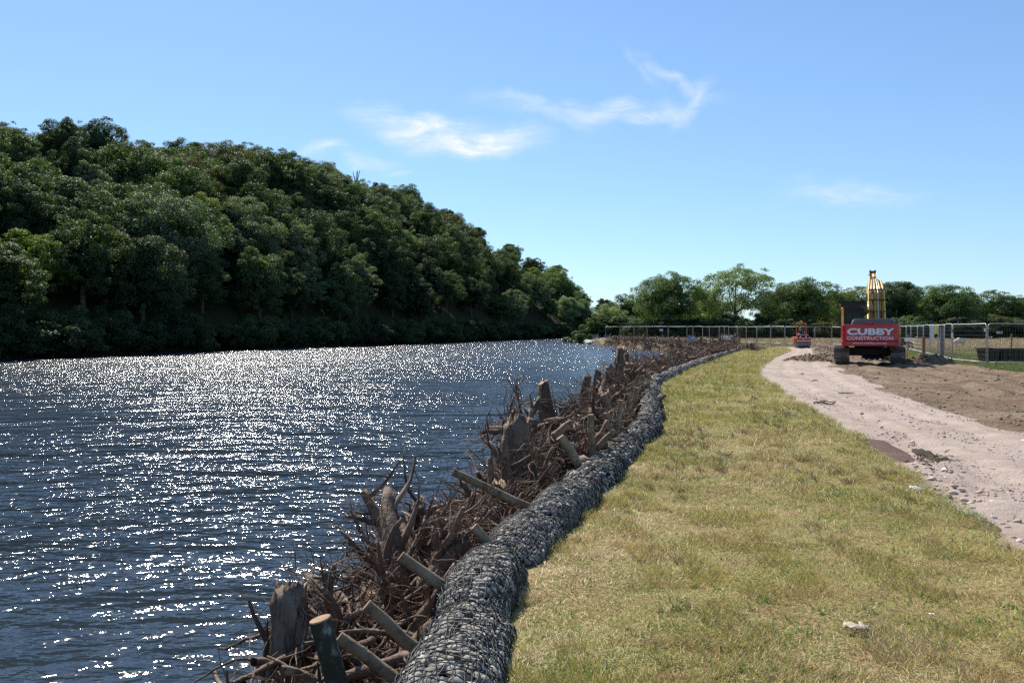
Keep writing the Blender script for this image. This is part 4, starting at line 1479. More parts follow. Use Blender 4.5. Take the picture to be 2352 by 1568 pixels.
# ================================================================== mown turf, verge grass, gravel, clods
def blades(name, P, L_, W, dirs, lift, cols, seed, label, bend=.5):
    """flat bent blades (4 corners each) -> one stuff object"""
    n = len(P)
    up = np.array([0, 0, 1.0])
    D = dirs * np.cos(lift)[:, None] + up * np.sin(lift)[:, None]
    side = np.cross(D, up); side /= np.linalg.norm(side, axis=1)[:, None] + 1e-9
    V = np.empty((n, 4, 3))
    V[:, 0] = P - side * W[:, None]
    V[:, 1] = P + side * W[:, None]
    mid = P + D * (L_ * .6)[:, None]
    D2 = D.copy(); D2[:, 2] -= bend * rng.random(n) * np.maximum(np.abs(D[:, 2]), .15)
    tip = mid + D2 * (L_ * .4)[:, None]
    V[:, 2] = mid + side * (W * .75)[:, None]
    V[:, 3] = tip
    me = mesh_np(name, V.reshape(-1, 3), np.arange(n * 4).reshape(n, 4), M['blade'], tint=cols)
    return tag(link(name, me), label, 'grass', kind='stuff')


def sample_strip(n, fl, fr, y0, y1, p=2.0):
    """positions between two edges, density falling with distance"""
    q = rng.random(n)
    a, b = y0 ** (1 - p + 1), y1 ** (1 - p + 1)
    if abs(p - 2) < 1e-6:
        y = y0 * (y1 / y0) ** q
    else:
        y = (a + (b - a) * q) ** (1 / (2 - p))
    t = rng.random(n)
    L_, R_ = fl(y), fr(y)
    return L_ * (1 - t) + R_ * t, y, t


STRAW, OLIVE, GREEN, BROWN = np.array([(.60, .46, .24), (.41, .36, .105), (.22, .29, .05), (.43, .27, .14)])
N_ = 300000
x, y, t = sample_strip(N_, lambda q: edge_x(q) - .1, lambda q: tr_ragged(q) + .05, 3.6, 74, 2.35)
z = turf_z(x, y, t)
pat = fbm(x * .55, y * .55, 4, 101); pat2 = fbm(x * 1.6 + 9, y * 1.6, 3, 103); pat3 = fbm(x * 4, y * 4, 2, 107)
r = rng.random(N_)
wg = np.clip((pat2 - .50) * 3.2 + .25 + (x - edge_x(y) < .35) * .25, 0, .75)
ws = np.clip((pat - .42) * 3.0, 0, .8) * np.clip((16 - y) / 8, .3, 1)
cols = np.where((r < wg * .55)[:, None], GREEN, np.where((r < wg * .55 + ws)[:, None], STRAW, OLIVE))
cols = np.where((rng.random(N_) < np.clip((pat3 - .5) * 1.6, 0, .45) * np.clip((20 - y) / 10, .35, 1))[:, None], BROWN, cols)
cols = cols * rng.uniform(.65, 1.35, (N_, 1))
green = (cols[:, 1] > cols[:, 0])
dsc = np.clip(y / 6.0, .8, 6) ** .75
# raked and trampled: cut grass lies in drifts that swing round over the strip
sw = fbm(x * .8, y * .8, 2, 109) * 6.28 * 1.5 + rng.normal(0, 1.7, N_)
dirs = np.stack([np.cos(sw), np.sin(sw), 0 * sw], 1)
lift = np.where(green, rng.uniform(.5, 1.35, N_), rng.uniform(-.05, .4, N_))
Lb = np.where(green, rng.uniform(.018, .05, N_), rng.uniform(.022, .07, N_)) * dsc ** .6
clump = np.clip((fbm(x * 3.2, y * 3.2, 2, 113) - .52) * 5, 0, 1)
lift = np.where(clump > .4, rng.uniform(.4, 1.2, N_), lift); Lb = Lb * (1 + .35 * clump)
W = rng.uniform(.0011, .0024, N_) * dsc
blades('mown_grass', np.stack([x, y, z + .002 + .012 * rng.random(N_)], 1), Lb, W, dirs, lift, cols, 1, 'short dry mown grass covering the turf strip')

# dry tufts the mower missed
Nt = 1100
x, y, t = sample_strip(Nt, lambda q: edge_x(q) + .02, lambda q: tr_ragged(q), 3.8, 45, 2.2)
keep = fbm(x * .9 + 5, y * .9, 3, 171) > .47
x, y, t = x[keep], y[keep], t[keep]
per = 22
sd_ = np.repeat(rng.uniform(.012, .04, len(x)), per)
X = np.repeat(x, per) + rng.normal(0, 1, len(x) * per) * sd_; Y = np.repeat(y, per) + rng.normal(0, 1, len(x) * per) * sd_
T_ = np.repeat(t, per); n = len(X)
a = np.repeat(rng.uniform(0, 6.28, len(x)), per) + rng.normal(0, .8, n)
base_c = np.where((rng.random(len(x)) < .6)[:, None], np.array([.33, .215, .10]), np.array([.27, .25, .075])) * rng.uniform(.6, 1.1, (len(x), 1))
blades('dry_tufts', np.stack([X, Y, turf_z(X, Y, T_)], 1), rng.uniform(.035, .10, n) * np.clip(Y / 7, .9, 1.6), rng.uniform(.0013, .0026, n) * np.clip(Y / 6, .9, 3), np.stack([np.cos(a), np.sin(a), 0 * a], 1), rng.uniform(.35, 1.2, n), np.repeat(base_c, per, 0) * rng.uniform(.7, 1.3, (n, 1)), 6, 'dry brown tufts left standing in the mown turf')

# weeds: little bright leaf rosettes and seedlings dotted in the turf
Nw = 420
x, y, t = sample_strip(Nw, lambda q: edge_x(q) + .03, lambda q: tr_ragged(q), 3.8, 40, 2.3)
keep = (fbm(x * 1.1, y * 1.1, 3, 131) > .5) | (x - edge_x(y) < .3)
x, y, t = x[keep], y[keep], t[keep]
per = 11
X = np.repeat(x, per) + rng.normal(0, .035, len(x) * per); Y = np.repeat(y, per) + rng.normal(0, .035, len(x) * per)
T_ = np.repeat(t, per); n = len(X)
a = rng.uniform(0, 6.28, n)
c = np.where((rng.random(n) < .5)[:, None], np.array([.24, .33, .05]), np.array([.17, .25, .045])) * rng.uniform(.7, 1.3, (n, 1))
blades('weed_leaves', np.stack([X, Y, turf_z(X, Y, T_) + .01], 1), rng.uniform(.018, .05, n), rng.uniform(.0035, .008, n), np.stack([np.cos(a), np.sin(a), 0 * a], 1), rng.uniform(.3, 1.3, n), c, 2, 'bright green weed leaves sprouting in the mown turf')

# long verge grass behind the bare earth, round the fence posts
Nv = 50000
yv = 30 * (78 / 30) ** rng.random(Nv)
xv = smooth_interp(yv, DIRT_R) - .3 + rng.random(Nv) ** 1.5 * (7 + (yv - 30) * .12)
gv = fbm(xv * .5, yv * .5, 3, 141)
cv = np.where((rng.random(Nv) < np.clip((gv - .3) * 2.2, .1, .8))[:, None], np.array([.16, .22, .05]), np.array([.28, .255, .10])) * rng.uniform(.6, 1.3, (Nv, 1))
a = rng.uniform(0, 6.28, Nv)
blades('verge_grass', np.stack([xv, yv, np.full(Nv, -.06)], 1), rng.uniform(.10, .30, Nv), rng.uniform(.006, .012, Nv), np.stack([np.cos(a), np.sin(a), 0 * a], 1), rng.uniform(.9, 1.5, Nv), cv, 3, 'long green verge grass round the fence posts')
# rank pasture grass with red-brown seed heads
Np_ = 90000
yv = 46 * (160 / 46) ** rng.random(Np_)
xv = np.interp(yv, [46, 70, 80, 100, 130, 160], [29, 33, 24, 25, 22, 22]) + rng.random(Np_) * (yv * .62)
brown = np.clip((yv - 58) / 18, 0, 1) * .8
cv = np.where((rng.random(Np_) < brown)[:, None], np.array([.46, .33, .21]), np.array([.30, .28, .10])) * rng.uniform(.6, 1.3, (Np_, 1))
a = rng.uniform(0, 6.28, Np_)
blades('pasture_grass', np.stack([xv, yv, ground_z(xv, yv) - .03], 1), rng.uniform(.18, .38, Np_), rng.uniform(.012, .03, Np_) * (yv / 70), np.stack([np.cos(a), np.sin(a), 0 * a], 1), rng.uniform(.8, 1.5, Np_), cv, 4, 'rank pasture grass with red-brown seed heads in the field')
Ng = 22000
yv = 66 * (150 / 66) ** rng.random(Ng)
xv = np.interp(yv, [66, 80, 92, 108, 128, 150], [24.5, 27, 25.5, 23, 20, 17]) + rng.random(Ng) * 7
a = rng.uniform(0, 6.28, Ng)
cv = np.array([.14, .19, .045]) * rng.uniform(.6, 1.35, (Ng, 1))
k_ = (yv > 80.5) | (xv > 30.5)
blades('fence_line_grass', np.stack([xv, yv, ground_z(xv, yv) - .02], 1)[k_], rng.uniform(.10, .25, Ng)[k_], rng.uniform(.012, .03, Ng)[k_], np.stack([np.cos(a), np.sin(a), 0 * a], 1)[k_], rng.uniform(.8, 1.5, Ng)[k_], cv[k_], 5, 'green grass along the far fence line')


# ---- stones on the path
def pebbles(name, x, y, z, size, tints, label, kind='stuff', parent=None, protos=ICO_LO):
    n = len(x)
    rg = np.random.default_rng(5)
    N = rand_dirs(n, rg) * .5 + np.array([0, 0, 1]); N /= np.linalg.norm(N, axis=1)[:, None]
    T, B = basis(N, rg)
    S = size[:, None] * np.array([1, .8, .42]) * rg.uniform(.8, 1.2, (n, 3))
    V_, F_, T_ = scatter(protos, np.stack([x, y, z], 1), T, B, N, S, tints)
    return tag(link(name, mesh_np(name, V_, F_, M['stone'], tint=T_)), label, 'stones' if label else None, kind=kind)


GT = np.array([(.52, .39, .32), (.58, .46, .39), (.45, .33, .27), (.55, .41, .34), (.62, .52, .46), (.42, .30, .24)])
Ns = 8000
x, y, t = sample_strip(Ns, lambda q: smooth_interp(q, PATH_L) + .0, lambda q: smooth_interp(q, PATH_R) + .2, 5.0, 60, 2.4)
dens = (.14 + .5 * (fbm(x * .8, y * .8, 3, 151) > .53)) * np.clip(16 / y, .15, 1) + (y < 11) * .3
k_ = rng.random(Ns) < dens
x, y, t = x[k_], y[k_], t[k_]
pebbles('gravel', x, y, path_z(x, y, t) + .002, rng.uniform(.006, .02, len(x)) * np.clip(y / 9, 1, 1.5), GT[rng.integers(0, 6, len(x))] * rng.uniform(.75, 1.2, (len(x), 1)), 'loose pink-grey gravel strewn over the path')
path_o = bpy.data.objects['gravel_path']
SM = [mesh_np('path_stone', v * np.array([1, .8, .5]), f, M['stone'], tint=np.tile(GT[i] * 1.05, (len(f), 1))) for i, (v, f) in enumerate(ICO_HI)]
for i in range(80):
    if i < 56:
        y = rnd.uniform(6.2, 10.2); x = float(smooth_interp(y, PATH_L)) + .08 + abs(rnd.gauss(0, .28))
    else:
        y = rnd.uniform(6, 17); x = float(smooth_interp(y, PATH_L)) + rnd.uniform(.3, 3)
    o = link('stone', SM[rnd.randrange(6)], path_o, loc=(x, y, .045), rot=(rnd.uniform(-.3, .3), rnd.uniform(-.3, .3), rnd.uniform(0, 6.28)))
    s = rnd.uniform(.018, .05) * (1.25 if i < 12 else 1)
    o.scale = (s, s, s)

# ---- clods on the bare earth
DT = np.array([(.25, .175, .115), (.20, .135, .088), (.31, .23, .16), (.17, .11, .075)])
Nc = 6000
yv = 11 * (76 / 11) ** rng.random(Nc)
L_, R_ = smooth_interp(yv, PATH_R), np.minimum(smooth_interp(yv, DIRT_R), yv * .64 + 1.5)
tt = rng.random(Nc)
xv = L_ * (1 - tt) + R_ * tt
k_ = (fbm(xv * .5, yv * .5, 3, 161) > .5) | (rng.random(Nc) < .12)
xv, yv = xv[k_], yv[k_]
pebbles('soil_clods', xv, yv, dirt_z(xv, yv, 0) + .005, (.008 + .05 * rng.random(len(xv)) ** 6) * np.clip(yv / 18, .8, 1.3), DT[rng.integers(0, 4, len(xv))] * rng.uniform(.75, 1.25, (len(xv), 1)), 'brown clods scattered over the bare earth')


def soil_heap(cx, cy, lx, ly, h, rot, label, n=420):
    t = thing('soil_heap', label, 'soil heap', (cx, cy, 0), rot)
    q = np.linspace(-1, 1, 26)
    X, Y = np.meshgrid(q, q)
    rr = np.sqrt(X ** 2 + Y ** 2)
    Z = h * np.clip(1 - rr ** 1.6, -.25, 1) * (.55 + .9 * fbm(X * 3 + cx, Y * 3, 3, 7))
    V_ = np.stack([X.ravel() * lx, Y.ravel() * ly, Z.ravel() - .02], 1)
    ii = np.arange(26 * 26).reshape(26, 26)
    F_ = np.stack([ii[:-1, :-1].ravel(), ii[:-1, 1:].ravel(), ii[1:, 1:].ravel(), ii[1:, :-1].ravel()], 1)
    link('mound', mesh_np('mound', V_, F_, M['dirt'], smooth=True), t)
    rg = np.random.default_rng(int(cx * 7))
    a = rg.uniform(0, 6.28, n); r_ = np.sqrt(rg.random(n)) * 1.02
    x, y = np.cos(a) * r_, np.sin(a) * r_
    z = h * np.clip(1 - r_ ** 1.6, -.02, 1) * (.55 + .9 * fbm(x * 3 + cx, y * 3, 3, 7))
    N = rand_dirs(n, rg); T, B = basis(N, rg)
    S = (.015 + .06 * rg.random((n, 1)) ** 2) * rg.uniform(.7, 1.2, (n, 3))
    V_, F_, T_ = scatter(ICO_LO, np.stack([x * lx, y * ly, z], 1), T, B, N, S, DT[rg.integers(0, 4, n)] * rg.uniform(.7, 1.2, (n, 1)))
    tag(link('clods', mesh_np('clods', V_, F_, M['stone'], tint=T_), t), kind='stuff')


soil_heap(15.9, 44.5, 1.0, 1.8, .32, .3, 'low heap of dug brown soil left of the excavator tracks')
soil_heap(19.3, 50.5, 1.1, 3.2, .30, -.35, 'long low ridge of dug soil between the path and the excavator')
soil_heap(24.9, 66.0, 1.0, 4.5, .30, -.35, 'far ridge of dug soil beside the small roller')
soil_heap(20.9, 41.6, 1.5, .7, .42, -.1, 'heap of dug soil right of the excavator tracks')
# ================================================================== paints and metals
M['red'] = mat('red_paint', (0.40, 0.010, 0.018), 0.38, 0.45, var=[(3, (0.33, 0.010, 0.016), .5, .7), (25, (0.18, 0.02, 0.02), .62, .75)], coat=.3)
M['white'] = mat('white_paint', (0.72, 0.73, 0.76), 0.45, 0.4, var=[(9, (0.58, 0.58, 0.6), .55, .75)])
M['navy'] = mat('navy_paint', (0.02, 0.02, 0.06), 0.5, 0.4)
M['yellow'] = mat('yellow_paint', (0.74, 0.42, 0.055), 0.42, 0.5, var=[(4, (0.52, 0.26, 0.045), .48, .68), (26, (0.26, 0.13, 0.04), .62, .74)], coat=.2)
M['black'] = mat('black_paint', (0.012, 0.012, 0.013), 0.5, 0.4, var=[(6, (0.035, 0.03, 0.027), .55, .75)])
M['hood'] = mat('hood_paint', (0.10, 0.10, 0.115), 0.42, 0.5, var=[(5, (0.14, 0.13, 0.13), .5, .7)])
M['track'] = mat('track_steel', (0.16, 0.135, 0.12), 0.55, 0.5, metal=.35, var=[(9, (0.12, 0.085, 0.06), .45, .65), (30, (0.3, 0.29, 0.28), .6, .75)], rnd=.15)
M['frame_dark'] = mat('dark_greasy_steel', (0.02, 0.018, 0.017), 0.6, 0.35, var=[(6, (0.06, 0.042, 0.03), .5, .7)])
M['chrome'] = mat('polished_rod', (0.75, 0.75, 0.76), 0.16, 0.5, metal=1.0)
M['steel'] = mat('bright_steel', (0.62, 0.6, 0.57), 0.35, 0.5, metal=.8)
M['orange'] = mat('orange_paint', (0.60, 0.075, 0.012), 0.42, 0.5, var=[(6, (0.46, 0.06, 0.015), .5, .7)], coat=.2)
M['beacon'] = mat('amber_lens', (0.85, 0.28, 0.02), 0.2, 0.5)
M['drum'] = mat('drum_steel', (0.20, 0.19, 0.185), 0.45, 0.5, metal=.5, var=[(5, (0.14, 0.125, 0.115), .45, .7)])
M['galv'] = mat('galvanised_steel', (0.50, 0.51, 0.53), 0.5, 0.5, metal=.4, var=[(14, (0.40, 0.41, 0.43), .45, .7)])
M['wire'] = mat('fence_wire', (0.20, 0.205, 0.21), 0.6, 0.3)
M['concrete'] = mat('concrete_foot', (0.27, 0.25, 0.225), 0.9, 0.2, var=[(9, (0.20, 0.18, 0.16), .45, .7)], bump=[(40, .5, .01)])
M['timber'] = mat('timber', (0.26, 0.155, 0.075), 0.85, 0.25, var=[(5, (0.17, 0.095, 0.05), .45, .7)], bump=[(30, .6, .01)], aniso=(1, 1, .2))
M['grey_timber'] = mat('weathered_timber', (0.17, 0.17, 0.175), 0.85, 0.25, var=[(5, (0.12, 0.12, 0.125), .45, .7)], bump=[(30, .6, .01)], aniso=(1, 1, .2))
M['plastic'] = mat('black_plastic', (0.012, 0.012, 0.015), 0.45, 0.45, var=[(5, (0.03, 0.028, 0.03), .5, .75)])
gm, gnt, gbs = new_mat('window_glass')
gbs.inputs['Base Color'].default_value = (0.03, 0.045, 0.05, 1); gbs.inputs['Roughness'].default_value = 0.06
gtr = nd(gnt, 'ShaderNodeBsdfTransparent', {'Color': (.62, .72, .76, 1)})
gms = nd(gnt, 'ShaderNodeMixShader', {0: .25})
gnt.links.new(gtr.outputs[0], gms.inputs[1]); gnt.links.new(gbs.outputs[0], gms.inputs[2])
gnt.links.new(gms.outputs[0], gnt.nodes['Material Output'].inputs['Surface'])
M['glass'] = gm


def lettering(name, text, x0, x1, z0, z1, y, material, parent, bold=0.0, depth=0.004):
    """lettering fitted into a box on a face that looks along -Y"""
    cu = bpy.data.curves.new(name, 'FONT')
    cu.body = text; cu.size = 1.0; cu.offset = bold; cu.extrude = depth; cu.resolution_u = 4
    tmp = bpy.data.objects.new('tmp_text', cu); COL.objects.link(tmp)
    bpy.context.view_layer.update()
    dg = bpy.context.evaluated_depsgraph_get()
    me = bpy.data.meshes.new_from_object(tmp.evaluated_get(dg))
    bpy.data.objects.remove(tmp)
    co = np.empty(len(me.vertices) * 3, np.float32); me.vertices.foreach_get('co', co); co = co.reshape(-1, 3)
    lo, hi = co.min(0), co.max(0)
    out = np.empty_like(co)
    out[:, 0] = x0 + (co[:, 0] - lo[0]) / (hi[0] - lo[0]) * (x1 - x0)
    out[:, 2] = z0 + (co[:, 1] - lo[1]) / (hi[1] - lo[1]) * (z1 - z0)
    out[:, 1] = y - co[:, 2]
    me.vertices.foreach_set('co', out.ravel())
    me.materials.clear(); me.materials.append(material)
    me.name = name; me.update()
    return link(name, me, parent)


# ================================================================== excavator
def excavator():
    hd = R(-20.5)
    hx, hy = math.sin(-hd), math.cos(-hd)
    t = thing('excavator', 'tracked excavator with red lettered counterweight and raised yellow boom parked on bare earth', 'excavator', (17.0 + hx * 2.1, 39.4 + hy * 2.1, 0.0), hd)
    # --- tracks
    hw, Lh, hh, rr_ = 0.32, 1.66, 0.43, 0.40
    per = 4 * Lh + 2 * math.pi * rr_
    n = 46
    sh = MB()
    sh.box((0, 0, 0), (hw * 2, per / n * .94, .022))
    for g in (-.055, 0.0, .055):
        sh.box((0, g, .027), (hw * 2, .014, .034))
    sh.box((0, 0, -.035), (.2, per / n * .8, .05))
    sm = sh.mesh('track_shoe', M['track'])
    for sx in (-1, 1):
        cx = sx * 1.22
        tb = MB()
        tb.box((cx, 0, .47), (.34, Lh * 2, .34)); tb.box((cx, 0, .70), (.26, Lh * 1.6, .14))
        tr = tb.build('track', M['frame_dark'], t, bevel=.02)
        wb = MB()
        for yy, r_ in ((-Lh, .34), (Lh, .34)):
            wb.cyl((cx - .13, yy, hh), (cx + .13, yy, hh), r_, 20)
            wb.cyl((cx - .18, yy, hh), (cx + .18, yy, hh), r_ * .45, 14)
        wb.build('sprocket', M['frame_dark'], tr, smooth=False)
        for q in range(7):
            yy = -Lh * .8 + q * Lh * 1.6 / 6
            rb = MB(); rb.cyl((cx - .16, yy, .16), (cx + .16, yy, .16), .10, 12); rb.build('track_roller', M['frame_dark'], tr)
        for q in range(n):
            s = (q + .5) / n * per
            if s < 2 * Lh: y, z, a = -Lh + s, hh - rr_, math.pi
            elif s < 2 * Lh + math.pi * rr_:
                th = (s - 2 * Lh) / rr_; y, z, a = Lh + math.sin(th) * rr_, hh - math.cos(th) * rr_, math.pi + th
            elif s < 4 * Lh + math.pi * rr_: y, z, a = Lh - (s - 2 * Lh - math.pi * rr_), hh + rr_, 0
            else:
                th = (s - 4 * Lh - math.pi * rr_) / rr_; y, z, a = -Lh - math.sin(th) * rr_, hh + math.cos(th) * rr_, th
            link('track_shoe', sm, tr, loc=(cx, y, z), rot=(a, 0, 0))
    ub = MB()
    ub.box((0, 0, .62), (1.9, 1.7, .34)); ub.box((0, 0, .55), (2.0, .5, .3)); ub.cyl((0, 0, .78), (0, 0, .98), .62, 24)
    ub.build('undercarriage', M['frame_dark'], t, bevel=.03)
    # --- upper body
    db = MB(); db.box((0, -.4, 1.08), (2.46, 3.2, .2)); db.build('turntable_deck', M['black'], t, bevel=.02)
    def plan(w, r_, yb, yf):
        out = []
        for q in range(7):
            a = math.pi + q * math.pi / 2 / 6
            out.append((-w + r_ + math.cos(a) * r_, yb + r_ + math.sin(a) * r_))
        for q in range(7):
            a = 1.5 * math.pi + q * math.pi / 2 / 6
            out.append((w - r_ + math.cos(a) * r_, yb + r_ + math.sin(a) * r_))
        return out + [(w, yf), (-w, yf)]
    cb = MB(); cb.prism(plan(1.25, .20, -2.62, -1.75), 1.155, 1.94, 2)
    cw = cb.build('counterweight', M['red'], t, bevel=.05)
    lb = MB(); lb.prism(plan(1.262, .20, -2.632, -1.75), .92, 1.15, 2); lb.build('counterweight_lip', M['red'], cw, bevel=.035)
    yf = -2.626
    lettering('lettering', 'CUBBY', -1.005, 1.045, 1.425, 1.735, yf + .002, M['navy'], cw, .045, .002)
    lettering('lettering', 'CUBBY', -1.03, 1.02, 1.44, 1.755, yf - .004, M['white'], cw, .045)
    lettering('lettering', 'CONSTRUCTION', -1.03, .96, 1.205, 1.375, yf, M['white'], cw, .012)
    lettering('lettering', 'www.cubby.co.uk', -.79, .70, 1.00, 1.105, yf - .012, M['white'], cw, .012)
    eb = MB(); eb.box((-.06, -2.5, 2.0), (.20, .14, .10)); eb.build('rear_camera', M['red'], cw, bevel=.02)
    for sx in (-1, 1):
        e_ = MB(); e_.cyl((sx * .98, -2.63, 1.06), (sx * .98, -2.60, 1.06), .035, 12); e_.build('tail_light', M['beacon'], cw)
        e_ = MB(); e_.box((sx * 1.262, -1.2, 1.55), (.02, .7, .45)); e_.build('vent_grille', M['black'], t)
        e_ = MB(); e_.box((sx * .7, -2.3, 1.955), (.16, .05, .05)); e_.cyl((sx * .7, -2.33, 1.96), (sx * .7, -2.27, 1.96), .05, 10); e_.build('lifting_eye', M['red'], cw)
    hb = MB(); hb.prism([(-.80, 1.93), (1.03, 1.93), (1.03, 2.06), (.96, 2.17), (.85, 2.21), (-.62, 2.21), (-.72, 2.17), (-.79, 2.06)], -2.35, -.75, 1)
    ho = hb.build('engine_hood', M['hood'], t, bevel=.03)
    for q in (-.35, .1, .55):
        rb = MB(); rb.box((q, -1.6, 2.214), (.035, 1.45, .014)); rb.build('hood_rib', M['hood'], ho)
    sb = MB(); sb.box((1.02, -.6, 1.5), (.44, 2.2, .78)); sb.box((-.98, -1.2, 1.5), (.5, 1.0, .72)); sb.build('side_housing', M['yellow'], t, bevel=.03)
    xb = MB(); xb.cyl((.55, -1.2, 2.2), (.55, -1.2, 2.5), .05, 12); xb.build('exhaust', M['black'], t)
    # --- cab
    cab = MB(); cab.box((-.72, .85, 1.42), (.98, 1.7, .6)); cabo = cab.build('cab', M['black'], t, bevel=.03)
    fb = MB()
    for x in (-1.19, -.25):
        for y in (.04, .75, 1.66):
            fb.box((x, y, 2.2), (.075, .085, 1.05))
    fb.box((-.72, .04, 1.75), (.98, .06, .1)); fb.box((-.72, .04, 2.62), (.98, .07, .22))
    fb.box((-.72, .85, 2.76), (1.04, 1.74, .10)); fb.build('cab_frame', M['black'], cabo, bevel=.012)
    for nm, c, s in (('rear_window', (-.72, .03, 2.15), (.88, .012, .74)), ('side_window', (-1.19, .85, 2.2), (.012, 1.5, .86)), ('side_window', (-.25, .85, 2.2), (.012, 1.5, .86)), ('front_window', (-.72, 1.68, 2.15), (.88, .012, .95))):
        g = MB(); g.box(c, s); g.build(nm, M['glass'], cabo)
    st = MB(); st.box((-.72, .55, 1.9), (.42, .14, .72)); st.box((-.72, .55, 2.34), (.24, .1, .18)); st.build('seat', M['frame_dark'], cabo, bevel=.04)
    gb = MB()
    for q in range(5):
        gb.box((-.70, .02 + q * .4, 2.92 + .0), (1.12, .10, .05))
    gb.box((-1.25, .85, 2.92), (.05, 1.8, .16)); gb.box((-.15, .85, 2.92), (.05, 1.8, .16))
    gb.box((-.70, -.10, 2.98), (1.14, .05, .26)); gb.box((-.70, -.10, 2.74), (1.14, .04, .09)); gb.box((-.70, -.10, 3.10), (1.16, .3, .03))
    gb.build('falling_object_guard', M['black'], cabo)
    yb = MB(); yb.box((-1.18, -.28, 2.28), (.10, .09, .74)); yb.box((-1.18, -.28, 1.93), (.14, .14, .05)); yb.build('beacon_post', M['yellow'], t, bevel=.01)
    bb = MB(); bb.tube([(-1.18, -.28, 2.65), (-1.18, -.28, 2.70), (-1.18, -.28, 2.77), (-1.18, -.28, 2.80)], [.07, .075, .06, .02], 12); bb.build('beacon', M['beacon'], t, smooth=True)
    rb = MB(); rb.tube([(-1.28, -.3, 1.92), (-1.30, -.3, 2.66), (-1.22, -.3, 2.72)], .018, 6); rb.tube([(-1.02, -.3, 1.92), (-1.02, -.3, 2.82)], .02, 6); rb.build('handrail', M['black'], t)
    mb = MB(); mb.tube([(1.22, -.2, 1.9), (1.30, .3, 1.95), (1.32, .3, 2.68)], .02, 6); mb.box((1.32, .28, 2.58), (.05, .05, .26)); mb.build('mirror_arm', M['black'], t)
    mb = MB(); mb.box((1.44, .5, 1.58), (.20, .05, .46)); mb.build('side_mirror', M['black'], t, bevel=.02)
    mb = MB(); mb.box((1.50, .46, 1.58), (.07, .03, .36)); mb.build('mirror_back', M['yellow'], t)
    mb = MB(); mb.box((1.30, -1.6, 1.28), (.13, .3, .10)); mb.build('toolbox', M['yellow'], t)
    # --- boom: side profile (y, z), box section about x = bx
    bx = .46
    prof = [(.35, 1.35), (.75, 1.25), (1.7, 2.6), (2.8, 3.55), (5.05, 3.72), (5.15, 3.98), (2.75, 4.22), (1.55, 3.55), (.6, 2.1)]
    bo = MB(); bo.prism(prof, bx - .33, bx + .33, 0); boom = bo.build('boom', M['yellow'], t, bevel=.03)
    rg = random.Random(4)
    for q, (dx, col) in enumerate(((-.36, 'yellow'), (-.23, 'yellow'), (-.09, 'yellow'), (.18, 'yellow'), (.35, 'yellow'))):
        p = MB()
        p.tube([(bx + dx * 1.15, .45, 1.75), (bx + dx, .66, 2.25), (bx + dx, 1.56, 3.66), (bx + dx * .75, 2.55, 4.27), (bx + dx * .5, 3.4, 4.25)], .05, 8)
        p.build('hydraulic_pipe', M[col], boom, smooth=True)
    for q, dx in enumerate((-.20, -.09, .05, .07, .20)):
        p = MB()
        p.tube([(bx + dx + .05, .35, 1.6), (bx + dx, .58, 2.3), (bx + dx + .02, 1.5, 3.68), (bx + dx * .6, 2.6, 4.34), (bx + dx * .4, 4.2, 4.35 + .12 * (q % 2)), (bx + dx * .3, 4.7, 4.5)], .018 + .004 * (q % 3), 6)
        p.build('hose', M['steel'] if q == 2 else (M['black'] if q in (0, 4) else M['yellow']), boom, smooth=True)
    for z_, y_ in ((1.9, .5), (2.55, .82), (3.15, 1.2), (3.7, 1.62)):
        p = MB(); p.box((bx, y_ - .02, z_ + .06), (.76, .06, .05)); p.build('pipe_clamp', M['black'], boom)
    for sx in (-.34, .34):
        p = MB(); p.cyl((bx + sx, 1.0, 1.3), (bx + sx, 1.75, 2.45), .075, 12); p.build('lift_cylinder', M['yellow'], t, smooth=True)
        p = MB(); p.cyl((bx + sx, 1.75, 2.45), (bx + sx, 2.2, 3.15), .045, 10); p.build('cylinder_rod', M['chrome'], t, smooth=True)
        p = MB(); p.box((bx + sx, .95, 1.25), (.1, .22, .3)); p.build('cylinder_bracket', M['yellow'], t)
    # arm and its cylinder
    ab = MB(); ab.prism([(4.95, 4.85), (5.12, 4.80), (5.45, 3.9), (4.5, 1.15), (4.2, 1.15), (4.95, 3.6)], bx - .14, bx + .14, 0)
    arm = ab.build('arm', M['yellow'], t, bevel=.02)
    p = MB(); p.cyl((bx, 3.1, 4.42), (bx, 4.25, 4.66), .085, 12); p.build('arm_cylinder', M['yellow'], t, smooth=True)
    p = MB(); p.cyl((bx, 4.25, 4.66), (bx, 5.0, 4.80), .05, 10); p.build('cylinder_rod', M['chrome'], t, smooth=True)
    p = MB(); p.box((bx - .12, 5.0, 4.86), (.06, .22, .22)); p.box((bx + .12, 5.0, 4.86), (.06, .22, .22)); p.cyl((bx - .17, 5.0, 4.88), (bx + .17, 5.0, 4.88), .05, 10); p.build('arm_clevis', M['frame_dark'], arm)
    p = MB(); p.tube([(bx - .12, 4.4, 4.6), (bx - .24, 4.75, 4.72), (bx - .1, 5.0, 4.7), (bx + .14, 4.95, 4.62)], .02, 6); p.build('hose', M['black'], arm, smooth=True)
    # bucket on the ground
    kb = MB()
    arc = [(4.35, 1.2), (4.7, .95), (4.75, .6), (4.5, .22), (4.0, .06), (3.35, .06)]
    inn = [(y + (-.05 if i < 3 else -.02), z + (.0 if i < 2 else .05)) for i, (y, z) in enumerate(arc)]
    kb.prism(arc + inn[::-1], bx - .55, bx + .6, 0)
    for xs in (bx - .56, bx + .60):
        kb.prism([(4.35, 1.2), (4.7, .95), (4.75, .6), (4.5, .22), (4.0, .06), (3.35, .06), (3.6, .7), (4.1, 1.15)], xs - .02, xs + .02, 0)
    bk = kb.build('bucket', M['frame_dark'], t)
